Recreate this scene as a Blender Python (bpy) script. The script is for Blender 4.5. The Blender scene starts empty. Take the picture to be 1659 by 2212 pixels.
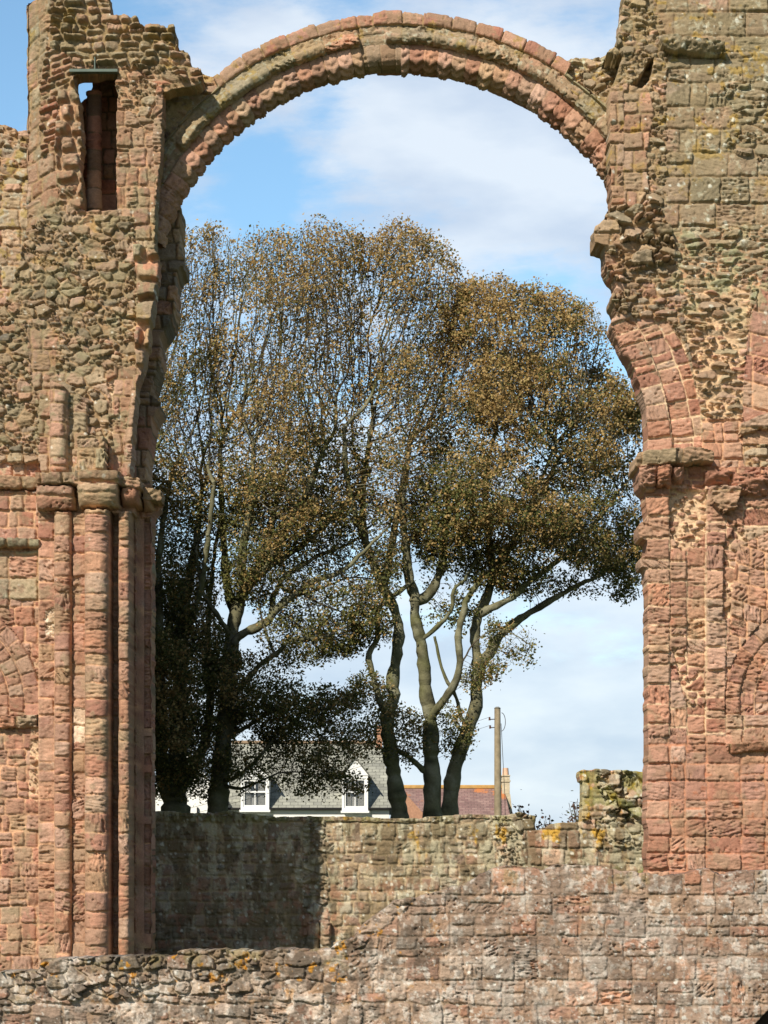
import bpy, math, random
import numpy as np
from mathutils import Vector, Matrix

FOC, UC, HV, EYE = 5000.0, 829.5, 1900.0, 2.6     # focal length, principal column, horizon row (drawing units), eye height
COL = bpy.context.scene.collection
R = math.radians

def wx(u, D): return (u - UC) * D / FOC
def wz(v, D): return EYE + (HV - v) * D / FOC

# ---------------------------------------------------------------- tagging
def tag(o, label=None, cat=None, group=None, kind=None):
    if label: o["label"] = label
    if cat: o["category"] = cat
    if group: o["group"] = group
    if kind: o["kind"] = kind
    return o

def empty(name, loc=(0, 0, 0)):
    o = bpy.data.objects.new(name, None); COL.objects.link(o); o.location = loc
    return o

def link(name, me, mat, parent=None):
    o = bpy.data.objects.new(name, me); COL.objects.link(o)
    if mat: me.materials.append(mat)
    if parent is not None:
        o.parent = parent
        o.matrix_parent_inverse = Matrix.Translation(-parent.location)
    return o

# ---------------------------------------------------------------- noise
def hsh(x, y, s):
    x = np.asarray(x, np.int64).astype(np.uint32); y = np.asarray(y, np.int64).astype(np.uint32)
    s = np.uint32((int(s) * 2654435761) & 0xffffffff)
    with np.errstate(over='ignore'):
        h = x * np.uint32(374761393) + y * np.uint32(668265263) + s
        h = (h ^ (h >> np.uint32(13))) * np.uint32(1274126177)
        h = (h ^ (h >> np.uint32(16))) * np.uint32(2246822519)
        h = h ^ (h >> np.uint32(15))
    return (h & np.uint32(0xffffff)).astype(np.float64) / 16777216.0

def rnd(i, s): return hsh(i, 7, s)

def vn(x, y, s):
    xi = np.floor(x); yi = np.floor(y); fx = x - xi; fy = y - yi
    fx = fx * fx * fx * (fx * (fx * 6 - 15) + 10); fy = fy * fy * fy * (fy * (fy * 6 - 15) + 10)
    a = hsh(xi, yi, s); b = hsh(xi + 1, yi, s); c = hsh(xi, yi + 1, s); d = hsh(xi + 1, yi + 1, s)
    return (a * (1 - fx) + b * fx) * (1 - fy) + (c * (1 - fx) + d * fx) * fy - 0.5

def fbm(x, y, s, o=4, g=.5):
    r = 0; a = 1.0; t = 0
    for k in range(o):
        r = r + a * vn(x + 17.3 * k, y - 9.1 * k, s + k * 31); t += a; a *= g; x = x * 2.03; y = y * 2.03
    return r / t * 2            # about -1..1

def ss(a, b, x):
    t = np.clip((x - a) / (b - a), 0, 1); return t * t * (3 - 2 * t)

def lin(c):
    c = np.asarray(c, float) / 255.0
    return np.where(c <= .04045, c / 12.92, ((c + .055) / 1.055) ** 2.4)

def inpoly(u, v, poly):
    p = np.asarray(poly, float); n = len(p); r = np.zeros(u.shape, bool)
    for i in range(n):
        x1, y1 = p[i]; x2, y2 = p[(i + 1) % n]
        if y1 == y2: continue
        c = (y1 > v) != (y2 > v)
        r ^= c & (u < (x2 - x1) * (v - y1) / (y2 - y1) + x1)
    return r

# ---------------------------------------------------------------- stone layouts (all in drawing units)
def courses(u, v, ch, bw, seed, wob=2.5, split=.15, rr=5, keep=None, tilt=0.0, v0=None):
    """coursed blocks -> distance to the joint, id, local coords, block size"""
    w = u + wob * fbm(u / 55, v / 33, seed + 1, 2) ; z = v + wob * fbm(u / 48, v / 60, seed + 2, 2) + tilt * u
    rng = np.random.RandomState(seed)
    lo = (z.min() if v0 is None else v0) - 20; hi = z.max() + 60
    ed = [lo - ch[1] * rng.rand()]
    while ed[-1] < hi: ed.append(ed[-1] + rng.uniform(*ch))
    ed = np.array(ed); i = np.clip(np.searchsorted(ed, z) - 1, 0, len(ed) - 2)
    top = ed[i]; bot = ed[i + 1]
    L = np.zeros_like(w); Rr = np.ones_like(w); bid = np.zeros(w.shape, np.int64)
    wl, wh = w.min() - 60, w.max() + 60
    for j in range(len(ed) - 1):
        m = i == j
        if not m.any(): 
            rng.rand(3); continue
        r2 = np.random.RandomState(seed * 131 + j)
        if keep is not None: be = np.array(keep, float) + np.concatenate([[0], r2.uniform(-1, 1, len(keep) - 2), [0]]) * 3
        else:
            be = [wl - bw[1] * r2.rand()]
            while be[-1] < wh: be.append(be[-1] + r2.uniform(*bw) * (1 if r2.rand() > .25 else .6))
            be = np.array(be)
        q = np.clip(np.searchsorted(be, w[m]) - 1, 0, len(be) - 2)
        L[m] = be[q]; Rr[m] = be[q + 1]; bid[m] = q
    idn = i * 991 + bid + seed * 7919
    sp = (rnd(idn, 77) < split) & ((bot - top) > 16)
    mid = top + (bot - top) * (.35 + .3 * rnd(idn, 78)); up = z < mid
    bot = np.where(sp & up, mid, bot); top = np.where(sp & ~up, mid, top)
    idn = idn + np.where(sp & up, 500009, 0)
    dx = np.minimum(w - L, Rr - w); dy = np.minimum(z - top, bot - z)
    q = np.maximum(rr - dx, 0) ** 2 + np.maximum(rr - dy, 0) ** 2
    d = np.where((dx < rr) & (dy < rr), rr - np.sqrt(q), np.minimum(dx, dy))
    d = d + 1.8 * fbm(u / 9, v / 9, seed + 5, 2) - 1.0 * rnd(idn, 72)
    lu = (w - (L + Rr) / 2) / (Rr - L) * 2; lv = (z - (top + bot) / 2) / (bot - top) * 2
    return d, idn, lu, lv

def rubble1(u, v, sx, sy, seed, jit=.85, wob=5):
    w = (u + wob * fbm(u / 50, v / 50, seed + 1, 2)) / sx; z = (v + wob * fbm(u / 40, v / 40, seed + 2, 2)) / sy
    w = w + .5 * (np.floor(z).astype(int) % 2)
    ci = np.floor(w); cj = np.floor(z)
    f1 = np.full(w.shape, 9.); f2 = np.full(w.shape, 9.); bi = np.zeros(w.shape); bj = np.zeros(w.shape)
    lu = np.zeros(w.shape); lv = np.zeros(w.shape)
    w0 = w - .5 * (np.floor(z).astype(int) % 2)
    for dj in (-1, 0, 1):
        for di in (-2, -1, 0, 1, 2):
            i = np.floor(w0) + di; j = cj + dj
            off = .5 * (j.astype(int) % 2)
            px = i + .5 + off * 1.0 - .25 + (hsh(i, j, seed) - .5) * jit; py = j + .5 + (hsh(i, j, seed + 9) - .5) * jit * .8
            ax = .7 + .6 * hsh(i, j, seed + 4); ay = .7 + .7 * hsh(i, j, seed + 5)
            dx = (w0 - px); dy = (z - py)
            an = (hsh(i, j, seed + 6) - .5) * .5
            rx = dx * np.cos(an) + dy * np.sin(an); ry = -dx * np.sin(an) + dy * np.cos(an)
            dd = (np.abs(rx * ax) ** 3.6 + np.abs(ry * ay) ** 3.6) ** (1 / 3.6)
            c = dd < f1
            f2 = np.where(c, f1, np.minimum(f2, dd))
            bi = np.where(c, i, bi); bj = np.where(c, j, bj); lu = np.where(c, rx * 2, lu); lv = np.where(c, ry * 2, lv)
            f1 = np.where(c, dd, f1)
    d = (f2 - f1) * min(sx, sy) * 1.0
    idn = (bi * 733 + bj * 3571 + seed * 101).astype(np.int64)
    # big stones stay, small ones sink into mortar
    d = d - 1.5 * rnd(idn, 3) + .9 * fbm(u / 7, v / 7, seed + 8, 2)
    return d, idn, np.clip(lu, -1.5, 1.5), np.clip(lv, -1.5, 1.5)

def rubble(u, v, sx, sy, seed, jit=.85, wob=6, fine=.38):
    big = 1.25 * (1 + .0 * u)
    d, idn, lu, lv = rubble1(u, v, sx * 1.3, sy * 1.12, seed, jit, wob)
    m = rnd(idn, 71) < fine
    if m.any():
        e, jd, mu, mv = rubble1(u, v, sx * .66, sy * .56, seed + 3, .9, wob)
        e = np.minimum(e * 1.75, d + 1.2)
        d = np.where(m, e, d); idn = np.where(m, jd + 77777, idn); lu = np.where(m, mu, lu); lv = np.where(m, mv, lv)
    return d, idn, lu, lv

# ---------------------------------------------------------------- palettes (sRGB albedo looks)
PINK = [(188,138,108),(176,124,94),(196,150,122),(170,116,88),(184,144,116),(166,112,84),(190,134,102),(180,142,112)]
RED  = [(178,122,96),(168,112,88),(184,130,102),(160,108,86),(186,136,110),(172,124,100),(176,114,88)]
BUFF = [(186,150,112),(176,136,104),(168,132,98),(190,146,116),(160,128,96),(172,120,92),(182,142,98)]
RUB  = [(176,148,114),(160,136,104),(186,158,122),(148,126,100),(176,134,106),(190,144,116),(164,146,114),(182,154,110),(200,152,124)]
RUBD = [(146,126,102),(118,106,90),(160,136,104),(174,136,108),(148,128,102),(106,98,86),(180,148,112),(162,138,100),(186,144,118)]
GREEN= [(160,144,110),(170,150,118),(146,132,102),(178,148,116),(162,134,106),(152,142,114)]
FORE = [(166,132,108),(150,118,96),(176,146,122),(138,112,92),(162,128,104),(170,140,116),(146,120,100),(164,114,88)]
BACK = [(156,130,100),(142,118,92),(164,136,106),(134,112,88),(150,116,92),(158,138,102)]
M_PEACH = (204,160,124); M_TAN = (170,138,102); M_OCH = (156,130,90); M_PALE = (214,184,148); M_GREY = (168,150,124); M_DK=(120,104,80)

def paint(idn, pal, seed, jitter=.1):
    P = np.array([lin(c) for c in pal]); n = len(P)
    a = (rnd(idn, seed + 1) * n).astype(int) % n; b = (rnd(idn, seed + 2) * n).astype(int) % n; t = rnd(idn, seed + 3)[:, None] * .5
    c = P[a] * (1 - t) + P[b] * t
    g = c @ np.array([.3, .59, .11])
    c = g[:, None] + (c - g[:, None]) * (.68 + .2 * rnd(idn, seed + 5)[:, None])
    return c * (1 + jitter * 2 * (rnd(idn, seed + 4)[:, None] - .5)) * np.array([1.04, 1.02, .96])

def stones(u, v, lay, pal, mort, seed, edge=4., relief=.05, base=.03, rough=.012, carve=.12, pits=.12, mw=1.3, cam=.0, tilt=.5, jit=.09):
    d, idn, lu, lv = lay
    ins = ss(mw - .8, mw + edge * .75, d); ins2 = ss(mw - .6, mw + .8, d)
    h = ins * (base + relief * rnd(idn, seed + 11))
    h += ins * tilt * relief * ((rnd(idn, seed + 12) - .5) * lu + (rnd(idn, seed + 13) - .35) * lv)
    if cam: h += ins * cam * (1 - .5 * (lu ** 2 + lv ** 2))
    h += rough * fbm(u / 8, v / 6, seed + 20, 3) * (.4 + .8 * rnd(idn, seed + 14)) + .6 * rough * fbm(u / 26, v / 26, seed + 21, 3)
    # bedding ridges and deep weathering on some stones
    an = (rnd(idn, seed + 15) - .5) ** 3 * 6 + np.where(rnd(idn, seed + 18) < .15, 1.4, 0)
    rx = u * np.cos(an) + v * np.sin(an); ry = -u * np.sin(an) + v * np.cos(an)
    rid = 1 - np.abs(fbm(rx / 22 + idn % 97, ry / (3.2 + 3.5 * rnd(idn, seed + 16)), seed + 22, 2)) * 2.2
    cv = rnd(idn, seed + 17)
    h += np.where(cv < carve, 1., np.where(cv < carve * 2.5, .5, .16)) * ins * .055 * (rid - .8)
    pit = ss(.38, .62, fbm(u / 6.5, v / 5.5, seed + 23, 2)) * (cv > 1 - pits)
    h -= ins * .045 * pit
    pt = ss(.5, .72, fbm(u / 10, v / 8, seed + 33, 2)); h -= .035 * pt * ins
    c = paint(idn, pal, seed + 40, jit)
    # veins, bedding tints, weathering inside one stone
    c *= (1 + .13 * fbm(rx / 30, ry / 4.5, seed + 50, 3))[:, None] * (1 + .16 * fbm(u / 14, v / 12, seed + 51, 3))[:, None]
    m = lin(mort) * (1 + .12 * fbm(u / 9, v / 9, seed + 60, 3))[:, None]
    c = m + (c - m) * ins2[:, None]
    return h, c

# ---------------------------------------------------------------- height field wall
class Field:
    def __init__(s, x0, x1, y0, y1, step=2.0):
        xs = np.arange(x0, x1 + step, step); ys = np.arange(y0, y1 + step, step)
        s.nx, s.ny, s.step = len(xs), len(ys), step
        U, V = np.meshgrid(xs, ys); s.U = U.ravel(); s.V = V.ravel()
        s.H = np.zeros(s.U.shape); s.C = np.ones((s.U.size, 3)) * .3; s.part = np.zeros(s.U.size, int); s.names = {}
    def msk(s, poly, wob=2., sc=14., seed=5):
        if wob: 
            a = fbm(s.U / sc, s.V / sc, seed, 3) * wob; b = fbm(s.U / sc, s.V / sc, seed + 50, 3) * wob
            return inpoly(s.U + a, s.V + b, poly)
        return inpoly(s.U, s.V, poly)
    def put(s, mask, fn, base=0., seam=.0):
        if not isinstance(mask, np.ndarray): mask = s.msk(mask)
        i = np.nonzero(mask)[0]
        if len(i) == 0: return
        u, v = s.U[i], s.V[i]
        h, c = fn(u, v)
        s.H[i] = h + (base(u, v) if callable(base) else base); s.C[i] = c
    def add(s, mask, fn):
        if not isinstance(mask, np.ndarray): mask = s.msk(mask)
        i = np.nonzero(mask)[0]; s.H[i] += fn(s.U[i], s.V[i])
    def lichen(s, col, scale, thr, amt, seed, fn=None, sy=1.0, soft=.12, h=0.004):
        n = fbm(s.U / scale, s.V / (scale * sy), seed, 4, .6)
        w = ss(thr, thr + soft, n) * amt
        if fn is not None: w = w * fn(s.U, s.V)
        s.C += (lin(col) * (1 + .25 * fbm(s.U / 5, s.V / 5, seed + 3, 2))[:, None] - s.C) * w[:, None]
        s.H += h * w
    def spots(s, col, cell, rad, prob, amt, seed, fn=None):
        ci = np.floor(s.U / cell); cj = np.floor(s.V / cell); w = np.zeros(s.U.shape)
        for di in (-1, 0, 1):
            for dj in (-1, 0, 1):
                i = ci + di; j = cj + dj
                on = hsh(i, j, seed + 2) < prob
                px = (i + hsh(i, j, seed)) * cell; py = (j + hsh(i, j, seed + 1)) * cell
                r = rad * (.35 + .9 * hsh(i, j, seed + 3) ** 2)
                dd = np.hypot(s.U - px, s.V - py) + .5 * r * fbm(s.U / 4, s.V / 4, seed + 7, 2)
                w = np.maximum(w, on * ss(r, r * .5, dd))
        if fn is not None: w = w * fn(s.U, s.V)
        s.C += (lin(col) - s.C) * (w * amt)[:, None]
    def name(s, poly, nm, wob=0):
        k = len(s.names) + 1; s.names[k] = nm
        m = poly if isinstance(poly, np.ndarray) else s.msk(poly, wob)
        s.part[m] = k
    def build(s, mask, D, T, main, mat, parent, smooth=2, side_rough=.05, vb=None):
        nx, ny = s.nx, s.ny
        M = mask.reshape(ny, nx)
        cell = M[:-1, :-1] & M[1:, :-1] & M[:-1, 1:] & M[1:, 1:]
        # drop crumbs
        pad = np.pad(cell, 1); nb = pad[:-2, 1:-1].astype(int) + pad[2:, 1:-1] + pad[1:-1, :-2] + pad[1:-1, 2:]
        cell &= nb >= 2
        U = s.U.reshape(ny, nx).copy(); V = s.V.reshape(ny, nx).copy()
        P = np.pad(cell, 1).astype(int)
        cnt = P[:-1, :-1] + P[1:, :-1] + P[:-1, 1:] + P[1:, 1:]
        edge = (cnt > 0) & (cnt < 4)
        used = cnt > 0
        for _ in range(smooth):      # soften the stepped outline
            for A in (U, V):
                E = np.where(edge, A, 0); W = edge.astype(float); S = np.zeros_like(A); N = np.zeros_like(A)
                for dy in (-1, 0, 1):
                    for dx in (-1, 0, 1):
                        if dx or dy:
                            S[1:-1, 1:-1] += E[1 + dy:ny - 1 + dy, 1 + dx:nx - 1 + dx]; N[1:-1, 1:-1] += W[1 + dy:ny - 1 + dy, 1 + dx:nx - 1 + dx]
                A[:] = np.where(edge & (N > 1), .4 * A + .6 * S / np.maximum(N, 1), A)
        k = FOC / D
        X = (U.ravel() - UC) / k; Z = EYE + (HV - V.ravel()) / k; Y = D - s.H
        cj, ci = np.nonzero(cell); a = cj * nx + ci
        quads = np.stack([a, a + nx, a + nx + 1, a + 1], 1)     # faces -Y
        part = s.part[a]
        # outline edges
        ex = []
        c = np.pad(cell, 1)
        up = cell & ~c[:-2, 1:-1]; dn = cell & ~c[2:, 1:-1]; lf = cell & ~c[1:-1, :-2]; rt = cell & ~c[1:-1, 2:]
        j, i = np.nonzero(up); q = j * nx + i; ex.append(np.stack([q + 1, q, q], 1))
        j, i = np.nonzero(dn); q = j * nx + i; ex.append(np.stack([q + nx, q + nx + 1, q], 1))
        j, i = np.nonzero(lf); q = j * nx + i; ex.append(np.stack([q, q + nx, q], 1))
        j, i = np.nonzero(rt); q = j * nx + i; ex.append(np.stack([q + nx + 1, q + 1, q], 1))
        ex = np.concatenate(ex); epart = s.part[ex[:, 2]]
        objs = []
        for p in np.unique(part):
            qs = quads[part == p]; es = ex[epart == p][:, :2]
            vid, inv = np.unique(qs, return_inverse=True); qf = inv.reshape(-1, 4)
            co = np.stack([X[vid], Y[vid], Z[vid]], 1); cl = s.C[vid]
            lay = [co]; cls = [cl]; faces = [qf]; n = len(co)
            if len(es):
                ev, einv = np.unique(es, return_inverse=True); ee = einv.reshape(-1, 2)
                loc = np.searchsorted(vid, ev)
                prev = loc; nseg = 5
                for sgm in range(1, nseg + 1):
                    t = sgm / nseg
                    wob = fbm(X[ev] * 3 + t * 5, Z[ev] * 3 + t * 7, 91, 2) * side_rough * (1 if sgm < nseg else 0)
                    cc = np.stack([X[ev] + wob, D + (T) * t + (-s.H[ev]) * (1 - t), Z[ev] + wob * .5], 1)
                    lay.append(cc); cls.append(s.C[ev] * (1 + .15 * fbm(X[ev] * 4 + t * 9, Z[ev] * 4, 92, 2))[:, None])
                    cur = np.arange(n, n + len(ev)); n += len(ev)
                    faces.append(np.stack([prev[ee[:, 1]], prev[ee[:, 0]], cur[ee[:, 0]], cur[ee[:, 1]]], 1)); prev = cur
            if p == 0:               # plain back
                B = 8; h8 = (ny - 1) // B * B; w8 = (nx - 1) // B * B
                cb = cell[:h8, :w8].reshape(h8 // B, B, w8 // B, B).mean((1, 3)) > .999
                j, i = np.nonzero(cb); j = j * B; i = i * B
                cs = [(j, i), (j, i + B), (j + B, i + B), (j + B, i)]
                ids = np.concatenate([a_ * nx + b_ for a_, b_ in cs]); m4 = len(j)
                lay.append(np.stack([X[ids], np.full(len(ids), D + T - .01), Z[ids]], 1)); cls.append(s.C[ids])
                faces.append(np.stack([np.arange(m4) + n + q * m4 for q in range(4)], 1)); n += 4 * m4
            me = mesh_np(main if p == 0 else s.names[p], np.concatenate(lay), np.concatenate(faces), np.concatenate(cls))
            objs.append(link(main if p == 0 else s.names[p], me, mat, parent))
        return objs

def mesh_np(name, co, faces, col=None, smooth=True):
    me = bpy.data.meshes.new(name); nf, w = faces.shape
    me.vertices.add(len(co)); me.vertices.foreach_set('co', np.ascontiguousarray(co, np.float32).ravel())
    me.loops.add(nf * w); me.loops.foreach_set('vertex_index', np.ascontiguousarray(faces, np.int32).ravel())
    me.polygons.add(nf); me.polygons.foreach_set('loop_start', np.arange(0, nf * w, w, dtype=np.int32))
    me.polygons.foreach_set('loop_total', np.full(nf, w, np.int32))
    me.polygons.foreach_set('use_smooth', np.full(nf, smooth))
    me.update(calc_edges=True)
    if col is not None:
        at = me.color_attributes.new('Col', 'FLOAT_COLOR', 'POINT')
        c4 = np.ones((len(co), 4), np.float32); c4[:, :3] = np.clip(col, .004, .95); at.data.foreach_set('color', c4.ravel())
    return me

# ---------------------------------------------------------------- materials
def mat_new(name):
    m = bpy.data.materials.new(name); m.use_nodes = True; nt = m.node_tree; b = nt.nodes['Principled BSDF']
    return m, nt, b

def stone_mat(name, bump=.5, scale=9., sat=1.0):
    m, nt, b = mat_new(name); N, Lk = nt.nodes, nt.links
    at = N.new('ShaderNodeAttribute'); at.attribute_name = 'Col'
    tc = N.new('ShaderNodeTexCoord')
    n1 = N.new('ShaderNodeTexNoise'); n1.inputs['Scale'].default_value = scale * 4; n1.inputs['Detail'].default_value = 6; n1.inputs['Roughness'].default_value = .7
    Lk.new(tc.outputs['Object'], n1.inputs['Vector'])
    r = N.new('ShaderNodeMapRange'); r.inputs[1].default_value = .3; r.inputs[2].default_value = .7; r.inputs[3].default_value = .8; r.inputs[4].default_value = 1.2
    Lk.new(n1.outputs['Fac'], r.inputs[0])
    mx = N.new('ShaderNodeVectorMath'); mx.operation = 'SCALE'
    Lk.new(at.outputs['Color'], mx.inputs[0]); Lk.new(r.outputs[0], mx.inputs['Scale'])
    Lk.new(mx.outputs[0], b.inputs['Base Color'])
    b.inputs['Roughness'].default_value = .93; b.inputs['Specular IOR Level'].default_value = .2
    bp = N.new('ShaderNodeBump'); bp.inputs['Strength'].default_value = bump; bp.inputs['Distance'].default_value = .03
    Lk.new(n1.outputs['Fac'], bp.inputs['Height']); Lk.new(bp.outputs[0], b.inputs['Normal'])
    return m
STONE = stone_mat('sandstone', .6, 9)
# ================================================================ LEFT PIER
def st(kind, pal, mort, seed, **kw):
    """returns fn(u,v)->h,c ; kind = ('c', ch, bw, {courses kw}) or ('r', sx, sy, {..})"""
    def fn(u, v):
        if kind[0] == 'c': lay = courses(u, v, kind[1], kind[2], seed, **(kind[3] if len(kind) > 3 else {}))
        else: lay = rubble(u, v, kind[1], kind[2], seed, **(kind[3] if len(kind) > 3 else {}))
        return stones(u, v, lay, pal, mort, seed, **kw)
    return fn
def half(x0, x1, hh, b=0.):           # round shaft profile
    c = (x0 + x1) / 2; r = (x1 - x0) / 2
    return lambda u, v: b + hh * np.sqrt(np.clip(1 - np.abs((u - c + 1.5 * fbm(u * 0, v / 30, 77, 2)) / r) ** 2.8, 0, 1))
RUBK = dict(edge=3.2, relief=.09, base=.028, rough=.02, carve=.2, cam=.012, tilt=.8, mw=1.0, jit=.13)
ASH = dict(edge=3.4, relief=.05, base=.022, rough=.014, carve=.12, cam=.006, tilt=.6, mw=.9)
def box(x0, y0, x1, y1): return [(x0, y0), (x1, y0), (x1, y1), (x0, y1)]
def rings(cx, cy, rs, n, pal, mort, seed, prof=None, **kw):
    """voussoir rings around (cx,cy): rs = radii of the ring joints, n = stone length along the arc"""
    def fn(u, v):
        r = np.hypot(u - cx, v - cy); a = np.arctan2(u - cx, cy - v) * rs[-1]
        lay = courses(a, r, (10, 10), n, seed, wob=1.5, split=.0, rr=4)
        i = np.clip(np.searchsorted(rs, r) - 1, 0, len(rs) - 2); rs_ = np.array(rs); dr = np.minimum(r - rs_[i], rs_[i + 1] - r)
        out = np.zeros_like(r); idn = np.zeros(r.shape, np.int64); d = np.zeros_like(r); lu = np.zeros_like(r)
        for q in range(len(rs) - 1):
            m = i == q
            if not m.any(): continue
            rng = np.random.RandomState(seed * 7 + q); be = [-4000.]
            while be[-1] < 4000: be.append(be[-1] + rng.uniform(*n))
            be = np.array(be); k = np.searchsorted(be, a[m]) - 1
            dx = np.minimum(a[m] - be[k], be[k + 1] - a[m]); d[m] = dx; idn[m] = k + q * 7001 + seed
            lu[m] = (a[m] - (be[k] + be[k + 1]) / 2) / (be[k + 1] - be[k]) * 2
        lv = (r - rs_[i]) / (rs_[i + 1] - rs_[i]) * 2 - 1
        d = np.minimum(d, dr) + 1.2 * fbm(u / 9, v / 9, seed + 3, 2)
        h, c = stones(u, v, (d, idn, lu, lv), pal, mort, seed, **kw)
        if prof is not None: h = h + prof(r)
        return h, c
    return fn

F = Field(-14, 520, -14, 2200, 2.0)
U, V = F.U, F.V
# --- rough general coats, top to bottom
F.put(U > -99, st(('r', 30, 19), RUB, M_TAN, 11, **RUBK))
F.put(box(-20, -20, 520, 175), st(('c', (14, 23), (24, 52), dict(wob=5, split=.25)), RUB + PINK[:3] + GREEN[:2], M_OCH, 12, edge=5, relief=.15, base=.03, rough=.025, cam=.04, tilt=.9))
F.put([(150,140),(350,150),(430,190),(470,250),(400,340),(340,420),(250,420),(255,200)], st(('r', 28, 17), PINK + BUFF + RUB[:3], M_PEACH, 13, **RUBK))
# stair turret facets
F.put([(40,-20),(112,-20),(108,100),(100,190),(92,470),(40,520)], st(('c', (34, 60), (22, 40), dict(tilt=.25)), GREEN + BUFF + PINK[:2], M_TAN, 14, **{**ASH, 'rough': .03}), base=lambda u, v: -.012 * np.maximum(100 - u, 0))
F.put([(100,100),(150,120),(165,180),(170,300),(150,330),(120,340),(96,330),(86,470),(86,190)], st(('c', (13, 18), (30, 60), dict(tilt=.35)), RED + PINK[:3] + BUFF[:1], M_TAN, 15, edge=5, relief=.08, base=.03, cam=.03))
F.put([(50,335),(125,335),(130,430),(95,500),(50,520)], st(('c', (34, 52), (26, 44), dict(tilt=.3)), PINK, M_TAN, 16, **ASH), base=lambda u, v: -.008 * np.maximum(110 - u, 0))
# left jamb, big worn stones
F.put([(128,200),(165,160),(182,215),(184,300),(176,420),(178,455),(130,440),(120,330)], st(('c', (28, 40), (34, 52), dict(wob=6, rr=9)), PINK, M_PEACH, 17, edge=9, relief=.12, base=.05, cam=.06, rough=.02), base=.04)
# right jamb ashlar
F.put([(248,200),(262,215),(280,240),(305,270),(334,300),(334,545),(250,545),(252,455)], st(('c', (34, 46), (34, 48), dict(rr=4)), PINK + RED[:3], M_PEACH, 18, **{**ASH, 'carve': .2}))
F.put([(246,160),(300,210),(300,255),(262,230),(250,200)], st(('r', 26, 9, dict(wob=8)), BUFF, M_PEACH, 19, edge=4, relief=.1, base=.04))
F.put(box(165, 455, 255, 490), st(('c', (30, 34), (60, 80)), PINK + BUFF[:2], M_TAN, 20, **ASH), base=.04)
F.put([(338,190),(350,190),(360,260),(352,340),(338,430),(330,300)], st(('c', (40, 60), (40, 60)), PINK, M_PEACH, 22, **{**ASH, 'carve': .3}), base=.05)
# plastered spandrel left of the hood
F.put([(352,185),(440,172),(505,180),(520,230),(400,360),(362,310)], st(('r', 34, 18), BUFF, M_TAN, 23, edge=6, relief=.02, base=.004, rough=.02, mw=4), base=-.0)
# --- worn quoins down the reveal
F.put([(286,535),(350,535),(350,850),(300,850),(292,760),(300,640)], st(('c', (40, 54), (46, 70), dict(wob=7, rr=12, split=.08)), PINK + BUFF + GREEN[:2], M_PEACH, 24, edge=11, relief=.16, base=.05, cam=.07, rough=.025), base=.05)
# middle rubble has darker cobbles in its upper part
F.put([(96,462),(290,470),(290,700),(150,760),(40,700),(40,520)], st(('r', 25, 18), RUBD + BUFF[:3], M_TAN, 25, **RUBK))
F.put([(-20,640),(60,660),(90,760),(96,1040),(-20,1040)], st(('r', 27, 19), RUBD + PINK[:3] + GREEN[:2], M_TAN, 26, **RUBK))
F.put([(55,700),(125,720),(118,840),(90,1000),(85,870),(70,830)], st(('c', (36, 50), (32, 44), dict(wob=5, rr=8)), PINK, M_TAN, 27, **ASH))
F.put([(230,790),(300,790),(296,1040),(232,1040),(238,940)], st(('r', 24, 16), PINK + BUFF, M_PALE, 28, **RUBK))
# --- stumps of shafts above the capitals
F.put([(86,850),(108,862),(118,880),(116,1038),(86,1038)], st(('c', (34, 44), (28, 60)), PINK + GREEN[:2], M_TAN, 29, **ASH), base=.12)
F.put([(112,826),(152,850),(152,1038),(112,1038)], st(('c', (28, 42), (60, 80)), GREEN[:3] + PINK, M_TAN, 30, **ASH), base=half(112, 152, .24, .2))
F.put([(152,845),(192,868),(190,1038),(152,1038)], st(('c', (34, 42), (36, 44)), GREEN + PINK[:3], M_TAN, 31, **ASH), base=.2)
F.put([(172,950),(232,950),(234,1038),(172,1038)], st(('c', (42, 46), (60, 80)), BUFF + GREEN[:1], M_TAN, 32, **{**ASH, 'carve': .8}), base=.42)
F.put([(236,950),(252,960),(256,1038),(236,1038)], st(('c', (42, 60), (60, 80)), PINK, M_TAN, 33, **{**ASH, 'carve': .6}), base=.1)
F.put([(248,795),(312,795),(296,1040),(244,1040)], st(('c', (36, 48), (36, 44), dict(rr=6)), PINK, M_TAN, 34, **ASH), base=.02)
F.put([(290,812),(306,812),(288,1040),(262,1040),(268,960)], st(('c', (34, 44), (60, 80)), PINK, M_TAN, 35, **ASH), base=lambda u, v: .2 * np.sqrt(np.clip(1 - ((u - (299 - (v - 812) * .10)) / 13.5) ** 2, 0, 1)))
# --- lower wall left of the respond
F.put(box(-20, 1000, 90, 2210), st(('c', (30, 42), (26, 46)), PINK + RED + BUFF[:2], M_PEACH, 36, **{**ASH, 'carve': .2}), base=-.12)
F.put(box(-20, 1060, 86, 1165), st(('c', (30, 38), (30, 50)), RED + PINK, M_PEACH, 37, **ASH), base=-.05)
F.put([(-20,1190),(90,1190),(90,1300),(-20,1290)], st(('c', (40, 50), (40, 66)), BUFF + GREEN + PINK[:2], M_TAN, 38, **ASH), base=-.1)
F.put([(70,1430),(125,1430),(125,1760),(60,1720)], st(('r', 16, 11), PINK, M_PALE, 39, edge=4, relief=.06, base=.02, mw=2.2, cam=.04), base=-.1)
m = (V < 1545) & (np.hypot(U + 150, V - 1520) < 236) & (U < 86)
F.put(m, rings(-150, 1520, [90, 130, 168, 202, 236], (30, 40), RED + PINK, M_PEACH, 40, prof=lambda r: -.18 + .05 * ((r - 90) / 40).astype(int), **ASH))
F.name(m, 'blind_arch')
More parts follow.
